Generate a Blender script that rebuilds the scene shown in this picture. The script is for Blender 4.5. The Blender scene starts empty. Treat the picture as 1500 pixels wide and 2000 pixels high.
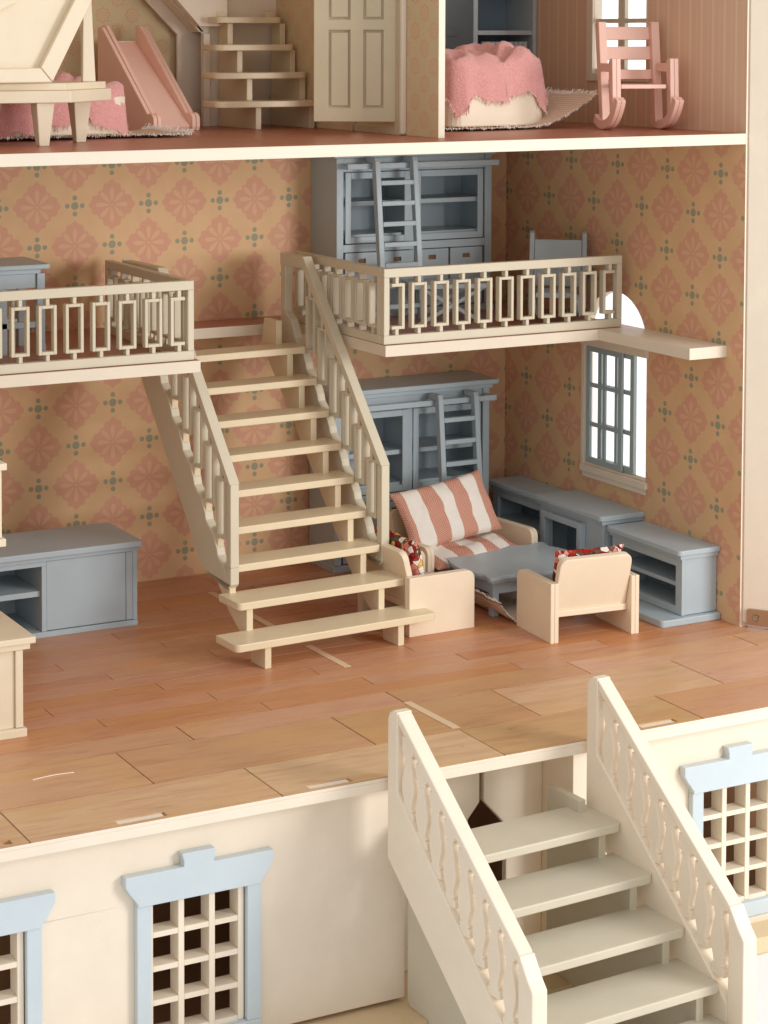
import bpy, math, random
from mathutils import Vector, Matrix, noise
from mathutils.geometry import tessellate_polygon
random.seed(7)
S = bpy.context.scene
R = math.radians
PI = math.pi

# ------------------------------------------------------------------ camera
cam_d = bpy.data.cameras.new('camera')
cam = bpy.data.objects.new('camera', cam_d)
S.collection.objects.link(cam)
S.camera = cam
YAW, PITCH, ROLL, FPX = 0.4574, 0.0546, -0.0007, 4020.5
fw = Vector((math.sin(YAW) * math.cos(PITCH), math.cos(YAW) * math.cos(PITCH), -math.sin(PITCH)))
rt = Vector((math.cos(YAW), -math.sin(YAW), 0))
up = rt.cross(fw)
r2 = rt * math.cos(ROLL) + up * math.sin(ROLL)
u2 = -rt * math.sin(ROLL) + up * math.cos(ROLL)
mw = Matrix((r2, u2, -fw)).transposed().to_4x4()
mw.translation = Vector((-15.8647, -23.7449, 6.9613))
cam.matrix_world = mw
cam_d.sensor_fit = 'HORIZONTAL'
cam_d.sensor_width = 36
cam_d.lens = FPX / 1500 * 36
cam_d.shift_x = (750 - 457.82) / 1500
cam_d.shift_y = (286.64 - 1000) / 1500
cam_d.clip_start = 0.5
cam_d.clip_end = 400

# ------------------------------------------------------------------ world and studio lamps
W = bpy.data.worlds.new('World')
S.world = W
W.use_nodes = True
bg = W.node_tree.nodes['Background']
bg.inputs[0].default_value = (0.99, 0.99, 1.0, 1)
bg.inputs[1].default_value = 0.86


def area(name, loc, target, sx, sy, power, col):
    d = bpy.data.lights.new(name, 'AREA')
    d.shape = 'RECTANGLE'
    d.size = sx
    d.size_y = sy
    d.energy = power
    d.color = col
    o = bpy.data.objects.new(name, d)
    S.collection.objects.link(o)
    o.location = loc
    v = Vector(target) - Vector(loc)
    o.rotation_euler = v.to_track_quat('-Z', 'Y').to_euler()
    return o


area('softbox_key', (6.0, -23, 7.0), (-4, -3, 1.2), 7, 6, 2650, (1, 0.982, 0.96))
area('softbox_overhead', (-5, -16, 17), (-5, -6, -1), 8, 5, 150, (1, 0.97, 0.93))
area('backdrop_lamp', (6, 7, 9), (8, 14, 4), 12, 9, 1100, (1, 1, 1))

S.view_settings.view_transform = 'Standard'
S.view_settings.look = 'None'
S.view_settings.exposure = 0.0
S.view_settings.gamma = 1
S.view_settings.use_curve_mapping = False
try:
    S.cycles.max_bounces = 10
    S.cycles.diffuse_bounces = 6
    S.cycles.use_denoising = True
except Exception:
    pass


# ------------------------------------------------------------------ materials
def lin(c):
    return tuple(((x / 255) / 12.92 if x / 255 <= 0.04045 else ((x / 255 + 0.055) / 1.055) ** 2.4) for x in c) + (1,)


class NT:
    """small helper to write node trees as expressions"""

    def __init__(s, name, rough=0.5, spec=0.4):
        s.m = bpy.data.materials.new(name)
        s.m.use_nodes = True
        s.t = s.m.node_tree
        s.b = s.t.nodes['Principled BSDF']
        s.b.inputs['Roughness'].default_value = rough
        s.b.inputs['Specular IOR Level'].default_value = spec
        s._obj = None

    def n(s, kind, **kw):
        x = s.t.nodes.new(kind)
        for k, v in kw.items():
            setattr(x, k, v)
        return x

    def l(s, a, b):
        s.t.links.new(a, b)

    def setin(s, sock, v):
        if v is None:
            return
        if hasattr(v, 'is_output') or isinstance(v, bpy.types.NodeSocket):
            s.l(v, sock)
        else:
            sock.default_value = v

    def math(s, op, a, b=None, c=None):
        x = s.n('ShaderNodeMath', operation=op)
        s.setin(x.inputs[0], a)
        s.setin(x.inputs[1], b)
        s.setin(x.inputs[2], c)
        return x.outputs[0]

    def coord(s, which='Object'):
        if s._obj is None:
            s._obj = s.n('ShaderNodeTexCoord')
        return s._obj.outputs[which]

    def sep(s, v):
        x = s.n('ShaderNodeSeparateXYZ')
        s.l(v, x.inputs[0])
        return x.outputs

    def mapping(s, v, scale=(1, 1, 1), loc=(0, 0, 0)):
        x = s.n('ShaderNodeMapping')
        s.l(v, x.inputs[0])
        x.inputs['Scale'].default_value = scale
        x.inputs['Location'].default_value = loc
        return x.outputs[0]

    def noise(s, v, scale, detail=3, rough=0.5, dist=0):
        x = s.n('ShaderNodeTexNoise')
        if v is not None:
            s.l(v, x.inputs['Vector'])
        x.inputs['Scale'].default_value = scale
        x.inputs['Detail'].default_value = detail
        x.inputs['Roughness'].default_value = rough
        x.inputs['Distortion'].default_value = dist
        return x.outputs['Fac']

    def mix(s, f, a, b, blend='MIX'):
        x = s.n('ShaderNodeMix', data_type='RGBA', blend_type=blend)
        s.setin(x.inputs['Factor'], f)
        s.setin(x.inputs['A'], a)
        s.setin(x.inputs['B'], b)
        return x.outputs['Result']

    def ramp(s, f, stops):
        x = s.n('ShaderNodeValToRGB')
        s.l(f, x.inputs[0])
        e = x.color_ramp.elements
        while len(e) < len(stops):
            e.new(0.5)
        for i, (p, c) in enumerate(stops):
            e[i].position = p
            e[i].color = c
        return x.outputs[0]

    def rng(s, v, a, b, c=0, d=1):
        x = s.n('ShaderNodeMapRange')
        s.setin(x.inputs[0], v)
        x.inputs[1].default_value = a
        x.inputs[2].default_value = b
        x.inputs[3].default_value = c
        x.inputs[4].default_value = d
        return x.outputs[0]

    def bump(s, h, strength=0.3, dist=0.01):
        x = s.n('ShaderNodeBump')
        x.inputs['Strength'].default_value = strength
        x.inputs['Distance'].default_value = dist
        s.l(h, x.inputs['Height'])
        s.l(x.outputs[0], s.b.inputs['Normal'])

    def base(s, c):
        s.setin(s.b.inputs['Base Color'], c)
        return s.m

    def rough(s, v):
        s.setin(s.b.inputs['Roughness'], v)


def paint(name, rgb, rough=0.42, var=0.025, bump=0.16):
    t = NT(name, rough, 0.35)
    co = t.coord()
    n1 = t.noise(co, 2.2, 4, 0.6)
    n2 = t.noise(co, 45, 4, 0.65)
    c = lin(rgb)
    d = tuple(x * (1 - var * 1.6) for x in c[:3]) + (1,)
    e = tuple(min(1, x * (1 + var)) for x in c[:3]) + (1,)
    col = t.mix(t.rng(n1, 0.3, 0.7), d, e)
    # tiny specks and rubbed spots of the hand-sprayed paint
    v = t.n('ShaderNodeTexVoronoi')
    t.l(co, v.inputs['Vector'])
    v.inputs['Scale'].default_value = 9
    sp = t.math('LESS_THAN', v.outputs['Distance'], 0.035)
    col = t.mix(t.math('MULTIPLY', sp, 0.22), col, tuple(x * 0.55 for x in c[:3]) + (1,))
    t.base(col)
    t.rough(t.rng(n1, 0.2, 0.8, rough - 0.07, rough + 0.1))
    t.bump(t.math('ADD', n2, t.math('MULTIPLY', n1, 2.0)), bump, 0.01)
    return t.m


M = {}
M['cream'] = paint('cream_paint', (237, 223, 201))
M['cream_wall'] = paint('cream_wall_paint', (236, 222, 202), 0.5)
M['stair'] = paint('warm_cream_paint', (228, 210, 176), 0.36)
M['rail'] = paint('grey_cream_paint', (212, 202, 178), 0.4)
M['fascia'] = paint('pale_edge_paint', (226, 213, 192), 0.45)
M['greycream'] = paint('grey_cream_tread_paint', (206, 197, 176), 0.4)
M['blue'] = paint('blue_grey_paint', (174, 187, 193), 0.36)
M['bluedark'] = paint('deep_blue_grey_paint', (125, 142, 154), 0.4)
M['slate'] = paint('slate_paint', (88, 97, 100), 0.4)
M['wframe'] = paint('pale_blue_paint', (198, 209, 214), 0.45)
M['sash'] = paint('grey_green_sash_paint', (158, 172, 172), 0.4)
M['pink'] = paint('pink_paint', (238, 196, 178), 0.4)
M['doorpaint'] = paint('taupe_door_paint', (204, 189, 158), 0.42)
M['base'] = paint('tan_base_paint', (222, 198, 160), 0.5)
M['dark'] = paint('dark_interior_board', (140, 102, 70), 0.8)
M['white'] = paint('white_studio_floor', (240, 240, 242), 0.6, 0.01, 0.02)
M['piano'] = paint('ivory_paint', (230, 214, 186), 0.4)
M['chairc'] = paint('ivory_armchair_paint', (235, 217, 190), 0.42)


def lattice_print(t, U, V):
    """folded coordinates of a unit lattice: returns r, theta of the nearest site"""

    def fold(x):
        return t.math('SUBTRACT', t.math('FRACT', t.math('ADD', x, 0.5)), 0.5)

    fu, fv = fold(U), fold(V)
    r = t.math('SQRT', t.math('ADD', t.math('MULTIPLY', fu, fu), t.math('MULTIPLY', fv, fv)))
    th = t.math('ARCTAN2', fv, fu)
    return fu, fv, r, th


def wallpaper(name, axis, u0, z0):
    t = NT(name, 0.55, 0.25)
    x, y, z = t.sep(t.coord())
    U = t.math('SUBTRACT', x if axis == 'x' else y, u0)
    V = t.math('SUBTRACT', z, z0)
    flower = petal = dots = None

    def mx(a, b):
        return b if a is None else t.math('MAXIMUM', a, b)

    for s in (0, 0.5):
        fu, fv, r, th = lattice_print(t, t.math('ADD', U, s), t.math('ADD', V, s))
        rad = t.math('ADD', 0.266, t.math('MULTIPLY', t.math('COSINE', t.math('MULTIPLY', th, 4)), 0.036))
        rad = t.math('ADD', rad, t.math('MULTIPLY', t.math('COSINE', t.math('MULTIPLY', th, 16)), 0.013))
        fl = t.rng(t.math('SUBTRACT', rad, r), -0.004, 0.004)
        q = PI / 4
        tt = t.math('SUBTRACT', t.math('MODULO', t.math('ADD', th, 4 * PI + q / 2), q), q / 2)
        a = t.math('DIVIDE', t.math('SUBTRACT', t.math('MULTIPLY', r, t.math('COSINE', tt)), 0.125), 0.088)
        # petals widen outward
        wd = t.math('ADD', 0.007, t.math('MULTIPLY', r, 0.155))
        b = t.math('DIVIDE', t.math('MULTIPLY', r, t.math('SINE', tt)), wd)
        e = t.math('ADD', t.math('MULTIPLY', a, a), t.math('MULTIPLY', b, b))
        pe = t.math('MAXIMUM', t.rng(e, 1.12, 0.88), t.rng(r, 0.018, 0.012))
        flower, petal = mx(flower, fl), mx(petal, pe)
        fu, fv, r, th = lattice_print(t, t.math('ADD', U, s), t.math('ADD', V, s + 0.5))
        d = t.rng(r, 0.052, 0.046)
        for dx, dy in ((0.1, 0), (-0.1, 0), (0, 0.1), (0, -0.1)):
            ex = t.math('SUBTRACT', fu, dx)
            ey = t.math('SUBTRACT', fv, dy)
            rr = t.math('SQRT', t.math('ADD', t.math('MULTIPLY', ex, ex), t.math('MULTIPLY', ey, ey)))
            d = t.math('MAXIMUM', d, t.rng(rr, 0.034, 0.028))
        dots = mx(dots, d)
    n = t.noise(t.coord(), 3.5, 3)
    ground = t.mix(t.rng(n, 0.3, 0.7), lin((222, 184, 140)), lin((215, 177, 133)))
    col = t.mix(flower, ground, lin((213, 160, 131)))
    col = t.mix(petal, col, lin((220, 174, 139)))
    col = t.mix(t.math('MULTIPLY', dots, 0.92), col, lin((148, 150, 126)))
    t.base(col)
    t.bump(t.noise(t.coord(), 90, 2), 0.03, 0.005)
    return t.m


M['wp_back'] = wallpaper('flower_wallpaper_back', 'x', -6.8873, 4.8329)
M['wp_side'] = wallpaper('flower_wallpaper_side', 'y', -2.0195, 5.3145)


def small_paper(name, axis):
    t = NT(name, 0.6, 0.2)
    x, y, z = t.sep(t.coord())
    U = t.math('DIVIDE', x if axis == 'x' else y, 0.40)
    V = t.math('DIVIDE', z, 0.40)
    f = None
    for s in (0, 0.5):
        fu, fv, r, th = lattice_print(t, t.math('ADD', U, s), t.math('ADD', V, s))
        lob = t.math('ABSOLUTE', t.math('COSINE', t.math('MULTIPLY', th, 4)))
        rad = t.math('ADD', 0.17, t.math('MULTIPLY', lob, 0.06))
        ring = t.rng(t.math('ABSOLUTE', t.math('SUBTRACT', r, rad)), 0.024, 0.014)
        inner = t.math('MULTIPLY', t.rng(lob, 0.75, 0.95), t.math('LESS_THAN', r, 0.15))
        g = t.math('MAXIMUM', ring, t.math('MULTIPLY', inner, 0.8))
        f = g if f is None else t.math('MAXIMUM', f, g)
    col = t.mix(t.math('MULTIPLY', f, 0.6), lin((212, 192, 152)), lin((220, 140, 115)))
    t.base(col)
    return t.m


M['sp_side'] = small_paper('small_flower_paper_side', 'y')
M['sp_back'] = small_paper('small_flower_paper_back', 'x')


def stripes(name, axis, a, b, per=0.2):
    t = NT(name, 0.6, 0.2)
    x, y, z = t.sep(t.coord())
    U = t.math('DIVIDE', x if axis == 'x' else y, per)
    f = t.math('FRACT', U)
    line = t.math('MAXIMUM', t.rng(t.math('ABSOLUTE', t.math('SUBTRACT', f, 0.3)), 0.11, 0.07),
                  t.math('MULTIPLY', t.rng(t.math('ABSOLUTE', t.math('SUBTRACT', f, 0.72)), 0.05, 0.02), 0.5))
    t.base(t.mix(line, lin(a), lin(b)))
    return t.m


M['st_side'] = stripes('pink_stripe_paper_side', 'y', (218, 184, 154), (226, 198, 166), 0.21)
M['st_back'] = stripes('pink_stripe_paper_back', 'x', (218, 184, 154), (226, 198, 166), 0.21)
M['st_blue'] = stripes('blue_stripe_paper', 'x', (178, 190, 205), (205, 212, 220), 0.1)


def wood(name, c1, c2, c3, rough=0.34, grain=1.0, varamt=1.0):
    t = NT(name, rough, 0.45)
    co = t.coord()
    oi = t.n('ShaderNodeObjectInfo')
    off = t.n('ShaderNodeVectorMath', operation='SCALE')
    cb = t.n('ShaderNodeCombineXYZ')
    t.l(oi.outputs['Random'], cb.inputs[0])
    t.l(oi.outputs['Random'], cb.inputs[1])
    t.l(cb.outputs[0], off.inputs[0])
    off.inputs['Scale'].default_value = 37
    ad = t.n('ShaderNodeVectorMath', operation='ADD')
    t.l(co, ad.inputs[0])
    t.l(off.outputs[0], ad.inputs[1])
    v = ad.outputs[0]
    g1 = t.noise(t.mapping(v, (0.8, 6, 1)), 1.6, 5, 0.6, 0.8)
    g2 = t.noise(t.mapping(v, (1.2, 22, 1)), 2.2, 4, 0.65, 0.3)
    g3 = t.noise(t.mapping(v, (30, 60, 1)), 3, 2, 0.7)
    f = t.math('ADD', t.math('MULTIPLY', g1, 0.6), t.math('MULTIPLY', g2, 0.4))
    col = t.ramp(f, [(0.32, lin(c3)), (0.5, lin(c1)), (0.68, lin(c2))])
    # each plank its own tone
    hs = t.n('ShaderNodeHueSaturation')
    t.l(col, hs.inputs['Color'])
    t.setin(hs.inputs['Hue'], t.rng(oi.outputs['Random'], 0, 1, 0.5 - 0.012 * varamt, 0.5 + 0.014 * varamt))
    w = t.n('ShaderNodeTexWhiteNoise', noise_dimensions='1D')
    t.l(oi.outputs['Random'], w.inputs['W'])
    t.setin(hs.inputs['Value'], t.rng(w.outputs['Value'], 0, 1, 1 - 0.10 * varamt, 1 + 0.08 * varamt))
    t.setin(hs.inputs['Saturation'], t.rng(w.outputs['Value'], 0, 1, 1.08, 0.9))
    # pores
    col = t.mix(t.math('MULTIPLY', t.rng(g3, 0.58, 0.70), 0.35 * grain), hs.outputs[0],
                tuple(x * 0.45 for x in lin(c3)[:3]) + (1,))
    pat = t.noise(t.mapping(v, (0.5, 1.2, 1)), 1.1, 3, 0.5)
    col = t.mix(t.math('MULTIPLY', t.rng(pat, 0.48, 0.66), 0.42 * grain), col, tuple(a * b for a, b in zip(lin(c2)[:3], (0.92, 0.80, 0.58))) + (1,))
    col = t.mix(t.math('MULTIPLY', t.rng(pat, 0.46, 0.30), 0.35 * grain), col, tuple(a * b for a, b in zip(lin(c1)[:3], (0.94, 0.80, 0.78))) + (1,))
    vor = t.n('ShaderNodeTexVoronoi')
    t.l(t.mapping(v, (0.7, 1.6, 1)), vor.inputs['Vector'])
    vor.inputs['Scale'].default_value = 1.3
    knot = t.rng(vor.outputs['Distance'], 0.045, 0.015)
    col = t.mix(t.math('MULTIPLY', knot, 0.55), col, tuple(x * 0.4 for x in lin(c3)[:3]) + (1,))
    t.base(col)
    t.rough(t.rng(g1, 0.3, 0.7, rough - 0.06, rough + 0.12))
    t.bump(g2, 0.05 * grain, 0.01)
    return t.m


M['plank_wide'] = wood('printed_oak_wide', (206, 162, 122), (214, 175, 128), (186, 136, 102), 0.42, 1.2, 1.15)
M['plank_narrow'] = wood('printed_oak_narrow', (200, 143, 105), (209, 156, 113), (178, 119, 86), 0.40, 1.1, 0.3)
M['floor_red'] = wood('printed_red_oak', (178, 118, 94), (188, 130, 104), (160, 100, 80), 0.32, 0.8, 0.6)
M['groove'] = paint('brown_groove', (120, 72, 46), 0.8)


def cloth(name, kind):
    t = NT(name, 0.9, 0.15)
    co = t.coord()
    x, y, z = t.sep(co)
    k = 210.0
    wv = t.math('MULTIPLY', t.math('SINE', t.math('MULTIPLY', x, k)), t.math('SINE', t.math('MULTIPLY', y, k)))
    n = t.noise(co, 45, 3, 0.7)
    if kind == 'stripe':
        f = t.math('FRACT', t.math('ADD', t.math('DIVIDE', t.math('ADD', x, t.math('MULTIPLY', t.noise(co, 3, 1), 0.05)), 0.46), 0.27))
        f = t.math('GREATER_THAN', f, 0.5)
        red = t.mix(t.rng(t.math('ADD', wv, t.math('MULTIPLY', n, 0.6)), -0.2, 1.0), lin((178, 112, 92)), lin((218, 176, 154)))
        wh = t.mix(n, lin((222, 212, 200)), lin((236, 229, 219)))
        t.base(t.mix(f, wh, red))
        t.bump(t.math('ADD', wv, n), 0.35, 0.006)
    elif kind in ('floral', 'floral_light'):
        v1 = t.n('ShaderNodeTexVoronoi')
        t.l(co, v1.inputs['Vector'])
        v1.inputs['Scale'].default_value = 14
        v2 = t.n('ShaderNodeTexVoronoi', feature='DISTANCE_TO_EDGE')
        t.l(co, v2.inputs['Vector'])
        v2.inputs['Scale'].default_value = 14
        v3 = t.n('ShaderNodeTexVoronoi', feature='DISTANCE_TO_EDGE')
        t.l(co, v3.inputs['Vector'])
        v3.inputs['Scale'].default_value = 38
        rr, gg, bb = t.sep(v1.outputs['Color'])
        if kind == 'floral':
            cols = [(0.0, lin((150, 38, 34))), (0.36, lin((172, 60, 46))), (0.48, lin((226, 142, 124))), (0.64, lin((240, 230, 218))), (0.82, lin((224, 184, 84))), (0.90, lin((96, 84, 70)))]
        else:
            cols = [(0.0, lin((232, 214, 214))), (0.3, lin((214, 196, 212))), (0.5, lin((236, 150, 132))), (0.62, lin((246, 238, 226))), (0.82, lin((176, 50, 42))), (0.93, lin((196, 188, 214)))]
        c = t.ramp(rr, cols)
        [x for x in t.t.nodes if x.type == 'VALTORGB'][-1].color_ramp.interpolation = 'CONSTANT'
        c = t.mix(t.rng(v3.outputs['Distance'], 0.02, 0.004), c, lin((120, 30, 34)))
        c = t.mix(t.rng(v2.outputs['Distance'], 0.045, 0.02), c, lin((70, 18, 26)))
        ctr = t.rng(v1.outputs['Distance'], 0.2, 0.14)
        c = t.mix(t.math('MULTIPLY', ctr, t.math('GREATER_THAN', gg, 0.5)), c, lin((240, 200, 80)))
        t.base(c)
        t.bump(wv, 0.15, 0.004)
    elif kind == 'terry':
        n2 = t.noise(co, 5, 3)
        t.base(t.mix(t.rng(n, 0.3, 0.7), lin((228, 154, 150)), lin((242, 184, 178))))
        t.b.inputs['Sheen Weight'].default_value = 0.4
        t.bump(t.math('ADD', t.math('MULTIPLY', n, 2.0), t.noise(co, 110, 2)), 0.6, 0.015)
    else:  # jute
        d = t.math('ADD', x, y)
        e = t.math('SUBTRACT', x, y)
        wv2 = t.math('MULTIPLY', t.math('SINE', t.math('MULTIPLY', d, 90)), t.math('SINE', t.math('MULTIPLY', e, 90)))
        t.base(t.mix(t.rng(wv2, -0.4, 0.9), lin((222, 190, 164)), lin((246, 230, 210))))
        t.bump(t.math('ADD', wv2, n), 0.6, 0.015)
    return t.m


M['stripe_cloth'] = cloth('rust_white_striped_linen', 'stripe')
M['floral'] = cloth('red_floral_cotton', 'floral')
M['floral_light'] = cloth('pale_floral_cotton', 'floral_light')
M['terry'] = cloth('pink_terry', 'terry')
M['jute'] = cloth('woven_cotton_rug', 'jute')
tm = NT('brushed_steel', 0.32, 0.5)
tm.b.inputs['Metallic'].default_value = 0.85
tm.bump(tm.noise(tm.mapping(tm.coord(), (1, 40, 1)), 8, 2), 0.1, 0.002)
M['steel'] = tm.base(lin((190, 160, 132)))
tt_ = NT('masking_tape', 0.6, 0.3)
M['tape'] = tt_.base(tt_.mix(tt_.noise(tt_.coord(), 14, 3), lin((232, 205, 172)), lin((224, 194, 158))))
tf = NT('loose_white_thread', 0.9, 0.1)
M['thread'] = tf.base(tf.mix(tf.noise(tf.coord(), 30, 2), lin((240, 228, 214)), lin((250, 244, 236))))
tp = NT('pink_fringe_thread', 0.9, 0.1)
M['pinkthread'] = tp.base(tp.mix(tp.noise(tp.coord(), 30, 2), lin((236, 180, 172)), lin((248, 220, 212))))


# ------------------------------------------------------------------ geometry helpers
class G:
    def __init__(s):
        s.v, s.f, s.mi = [], [], []

    def add(s, vs, fs, mi=0):
        k = len(s.v)
        s.v += [tuple(v) for v in vs]
        s.f += [tuple(i + k for i in f) for f in fs]
        s.mi += ([mi] * len(fs)) if isinstance(mi, int) else list(mi)
        return s

    def box(s, x0, x1, y0, y1, z0, z1, mi=0):
        if x0 > x1: x0, x1 = x1, x0
        if y0 > y1: y0, y1 = y1, y0
        if z0 > z1: z0, z1 = z1, z0
        v = [(x0, y0, z0), (x1, y0, z0), (x1, y1, z0), (x0, y1, z0), (x0, y0, z1), (x1, y0, z1), (x1, y1, z1), (x0, y1, z1)]
        f = [(0, 3, 2, 1), (4, 5, 6, 7), (0, 1, 5, 4), (1, 2, 6, 5), (2, 3, 7, 6), (3, 0, 4, 7)]
        return s.add(v, f, mi)

    def prism(s, pts, axis, a0, a1, holes=(), caps=None):
        """polygon (with holes) extruded along an axis. 'x': pts=(y,z)  'y': pts=(x,z)  'z': pts=(x,y)"""
        if a0 > a1: a0, a1 = a1, a0

        def P(p, a):
            if axis == 'x': return (a, p[0], p[1])
            if axis == 'y': return (p[0], a, p[1])
            return (p[0], p[1], a)

        def area2(q):
            return sum(q[i][0] * q[(i + 1) % len(q)][1] - q[(i + 1) % len(q)][0] * q[i][1] for i in range(len(q)))

        loops = [list(pts)] + [list(h) for h in holes]
        if area2(loops[0]) < 0: loops[0].reverse()
        for h in loops[1:]:
            if area2(h) > 0: h.reverse()
        flat = [p for l in loops for p in l]
        n = len(flat)
        vs = [P(p, a0) for p in flat] + [P(p, a1) for p in flat]
        flip = axis == 'y'
        fs, mi = [], []
        if not holes:
            c = tuple(range(n))
            top = tuple(i + n for i in c)
            bot = tuple(reversed(c))
            if flip: top, bot = tuple(reversed(top)), tuple(reversed(bot))
            fs += [bot, top]
            mi += [caps[0] if caps else 0, caps[1] if caps else 0]
        else:
            tris = tessellate_polygon([[Vector((p[0], p[1], 0)) for p in l] for l in loops])
            for a, b, c in tris:
                pa, pb, pc = flat[a], flat[b], flat[c]
                ar = (pb[0] - pa[0]) * (pc[1] - pa[1]) - (pc[0] - pa[0]) * (pb[1] - pa[1])
                if abs(ar) < 1e-12: continue
                if ar < 0: b, c = c, b
                up_, dn = (a + n, b + n, c + n), (a, c, b)
                if flip: up_, dn = up_[::-1], dn[::-1]
                fs += [dn, up_]
                mi += [caps[0] if caps else 0, caps[1] if caps else 0]
        k = 0
        for l in loops:
            m = len(l)
            for i in range(m):
                a, b = k + i, k + (i + 1) % m
                q = (a, b, b + n, a + n)
                if flip: q = q[::-1]
                fs.append(q)
                mi.append(0)
            k += m
        return s.add(vs, fs, mi)

    def cyl(s, p0, p1, r, n=10, r1=None):
        p0, p1 = Vector(p0), Vector(p1)
        r1 = r if r1 is None else r1
        d = (p1 - p0).normalized()
        a = d.orthogonal().normalized()
        b = d.cross(a)
        vs = []
        for p, rr in ((p0, r), (p1, r1)):
            for i in range(n):
                t = 2 * PI * i / n
                vs.append(p + (a * math.cos(t) + b * math.sin(t)) * rr)
        fs = [(i, (i + 1) % n, (i + 1) % n + n, i + n) for i in range(n)]
        fs += [tuple(reversed(range(n))), tuple(range(n, 2 * n))]
        return s.add(vs, fs)

    def tube(s, pts, r, n=5):
        pts = [Vector(p) for p in pts]
        vs, fs = [], []
        for j, p in enumerate(pts):
            d = (pts[min(j + 1, len(pts) - 1)] - pts[max(j - 1, 0)])
            if d.length < 1e-9: d = Vector((1, 0, 0))
            d.normalize()
            a = d.cross(Vector((0, 0, 1)))
            if a.length < 1e-3: a = d.cross(Vector((0, 1, 0)))
            a.normalize()
            b = d.cross(a)
            for i in range(n):
                t = 2 * PI * i / n
                vs.append(p + (a * math.cos(t) + b * math.sin(t)) * r)
        for j in range(len(pts) - 1):
            for i in range(n):
                fs.append((j * n + i, j * n + (i + 1) % n, (j + 1) * n + (i + 1) % n, (j + 1) * n + i))
        return s.add(vs, fs)

    def grid(s, nu, nv, fn, mi=0):
        vs = [fn(i / nu, j / nv) for j in range(nv + 1) for i in range(nu + 1)]
        fs = [(j * (nu + 1) + i, j * (nu + 1) + i + 1, (j + 1) * (nu + 1) + i + 1, (j + 1) * (nu + 1) + i) for j in range(nv) for i in range(nu)]
        return s.add(vs, fs, mi)

    def xf(s, mat):
        s.v = [tuple(mat @ Vector(v)) for v in s.v]
        return s

    def build(s, name, mat, parent=None, bevel=0.012, smooth=False, seg=2, kind=None, label=None, loc=None):
        me = bpy.data.meshes.new(name)
        me.from_pydata(s.v, [], s.f)
        mats = mat if isinstance(mat, (list, tuple)) else [mat]
        for m in mats:
            me.materials.append(M[m] if isinstance(m, str) else m)
        if len(mats) > 1:
            me.polygons.foreach_set('material_index', s.mi)
        me.validate()
        me.update()
        o = bpy.data.objects.new(name, me)
        S.collection.objects.link(o)
        if parent: o.parent = parent
        if loc: o.location = loc
        if smooth:
            me.polygons.foreach_set('use_smooth', [True] * len(me.polygons))
        if bevel:
            b = o.modifiers.new('bevel', 'BEVEL')
            b.width = bevel
            b.segments = seg
            b.limit_method = 'ANGLE'
            b.angle_limit = R(40)
            b.harden_normals = False
        if kind: o['kind'] = kind
        if label: o['label'] = label
        return o


def thing(name, label, cat, loc=(0, 0, 0), rz=0, group=None, rx=0, ry=0):
    o = bpy.data.objects.new(name, None)
    o.empty_display_size = 0.1
    S.collection.objects.link(o)
    o.location = loc
    o.rotation_euler = (rx, ry, rz)
    o['label'] = label
    o['category'] = cat
    if group: o['group'] = group
    return o


def tag(o, label, cat, group=None):
    o['label'] = label
    o['category'] = cat
    if group: o['group'] = group
    return o


def dup(root, loc, rz, label=None, group=None):
    """copy of a thing with its parts and their sub-parts, mesh data shared"""
    r = root.copy()
    S.collection.objects.link(r)
    r.location = loc
    r.rotation_euler = (0, 0, rz)
    if label: r['label'] = label
    if group: r['group'] = group
    for c in list(root.children):
        k = c.copy()
        S.collection.objects.link(k)
        k.parent = r
        for d in list(c.children):
            m = d.copy()
            S.collection.objects.link(m)
            m.parent = k
    return r


def struct(g, name, mat, bevel=0.012, **kw):
    o = g.build(name, mat, None, bevel, **kw)
    o['kind'] = 'structure'
    return o


def rrect(x0, x1, y0, y1, r, corners='abcd', n=5):
    """rounded rectangle; corners: a=x0y0 b=x1y0 c=x1y1 d=x0y1"""
    out = []
    for key, cx, cy, a in (('a', x0, y0, 180), ('b', x1, y0, 270), ('c', x1, y1, 0), ('d', x0, y1, 90)):
        if key in corners:
            ox = cx + (r if cx == x0 else -r)
            oy = cy + (r if cy == y0 else -r)
            for i in range(n + 1):
                t = R(a + 90 * i / n)
                out.append((ox + r * math.cos(t), oy + r * math.sin(t)))
        else:
            out.append((cx, cy))
    return out


def pillow(w, h, t, nu=44, nv=30, pinch=0.06, seed=0, wrinkle=0.026):
    """closed cushion in local xy, thickness along z"""
    g = G()

    def f(side):
        def fn(a, b):
            u, v = a * 2 - 1, b * 2 - 1
            e = max(0, (1 - abs(u) ** 2.6)) * max(0, (1 - abs(v) ** 2.6))
            z = side * t / 2 * e ** 0.42
            px = w / 2 * u * (1 - pinch * (1 - v * v) * abs(u) ** 3)
            py = h / 2 * v * (1 - pinch * (1 - u * u) * abs(v) ** 3)
            nn = noise.noise(Vector((px * 3.2 + seed, py * 3.2, side * 3))) + 0.5 * abs(noise.noise(Vector((px * 8 + seed, py * 5, 2)))) 
            return (px, py, z + wrinkle * nn * (e ** 0.3) * 2)

        return fn

    g.grid(nu, nv, f(1))
    k = len(g.v)
    g.grid(nu, nv, f(-1))
    g.f = g.f[:nu * nv] + [tuple(reversed(q)) for q in g.f[nu * nv:]]
    return g

# ================================================================== THE SETTING
XL = -10.3          # left end of the house
YF = -7.3685        # front edge of the main floor
YU = -4.96          # front edge of the upper floor and of the side wall
ZM = 3.29           # top of the mezzanine boards
ZC = 5.681          # underside of the upper floor
ZU = 5.809          # top of the upper floor

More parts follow.
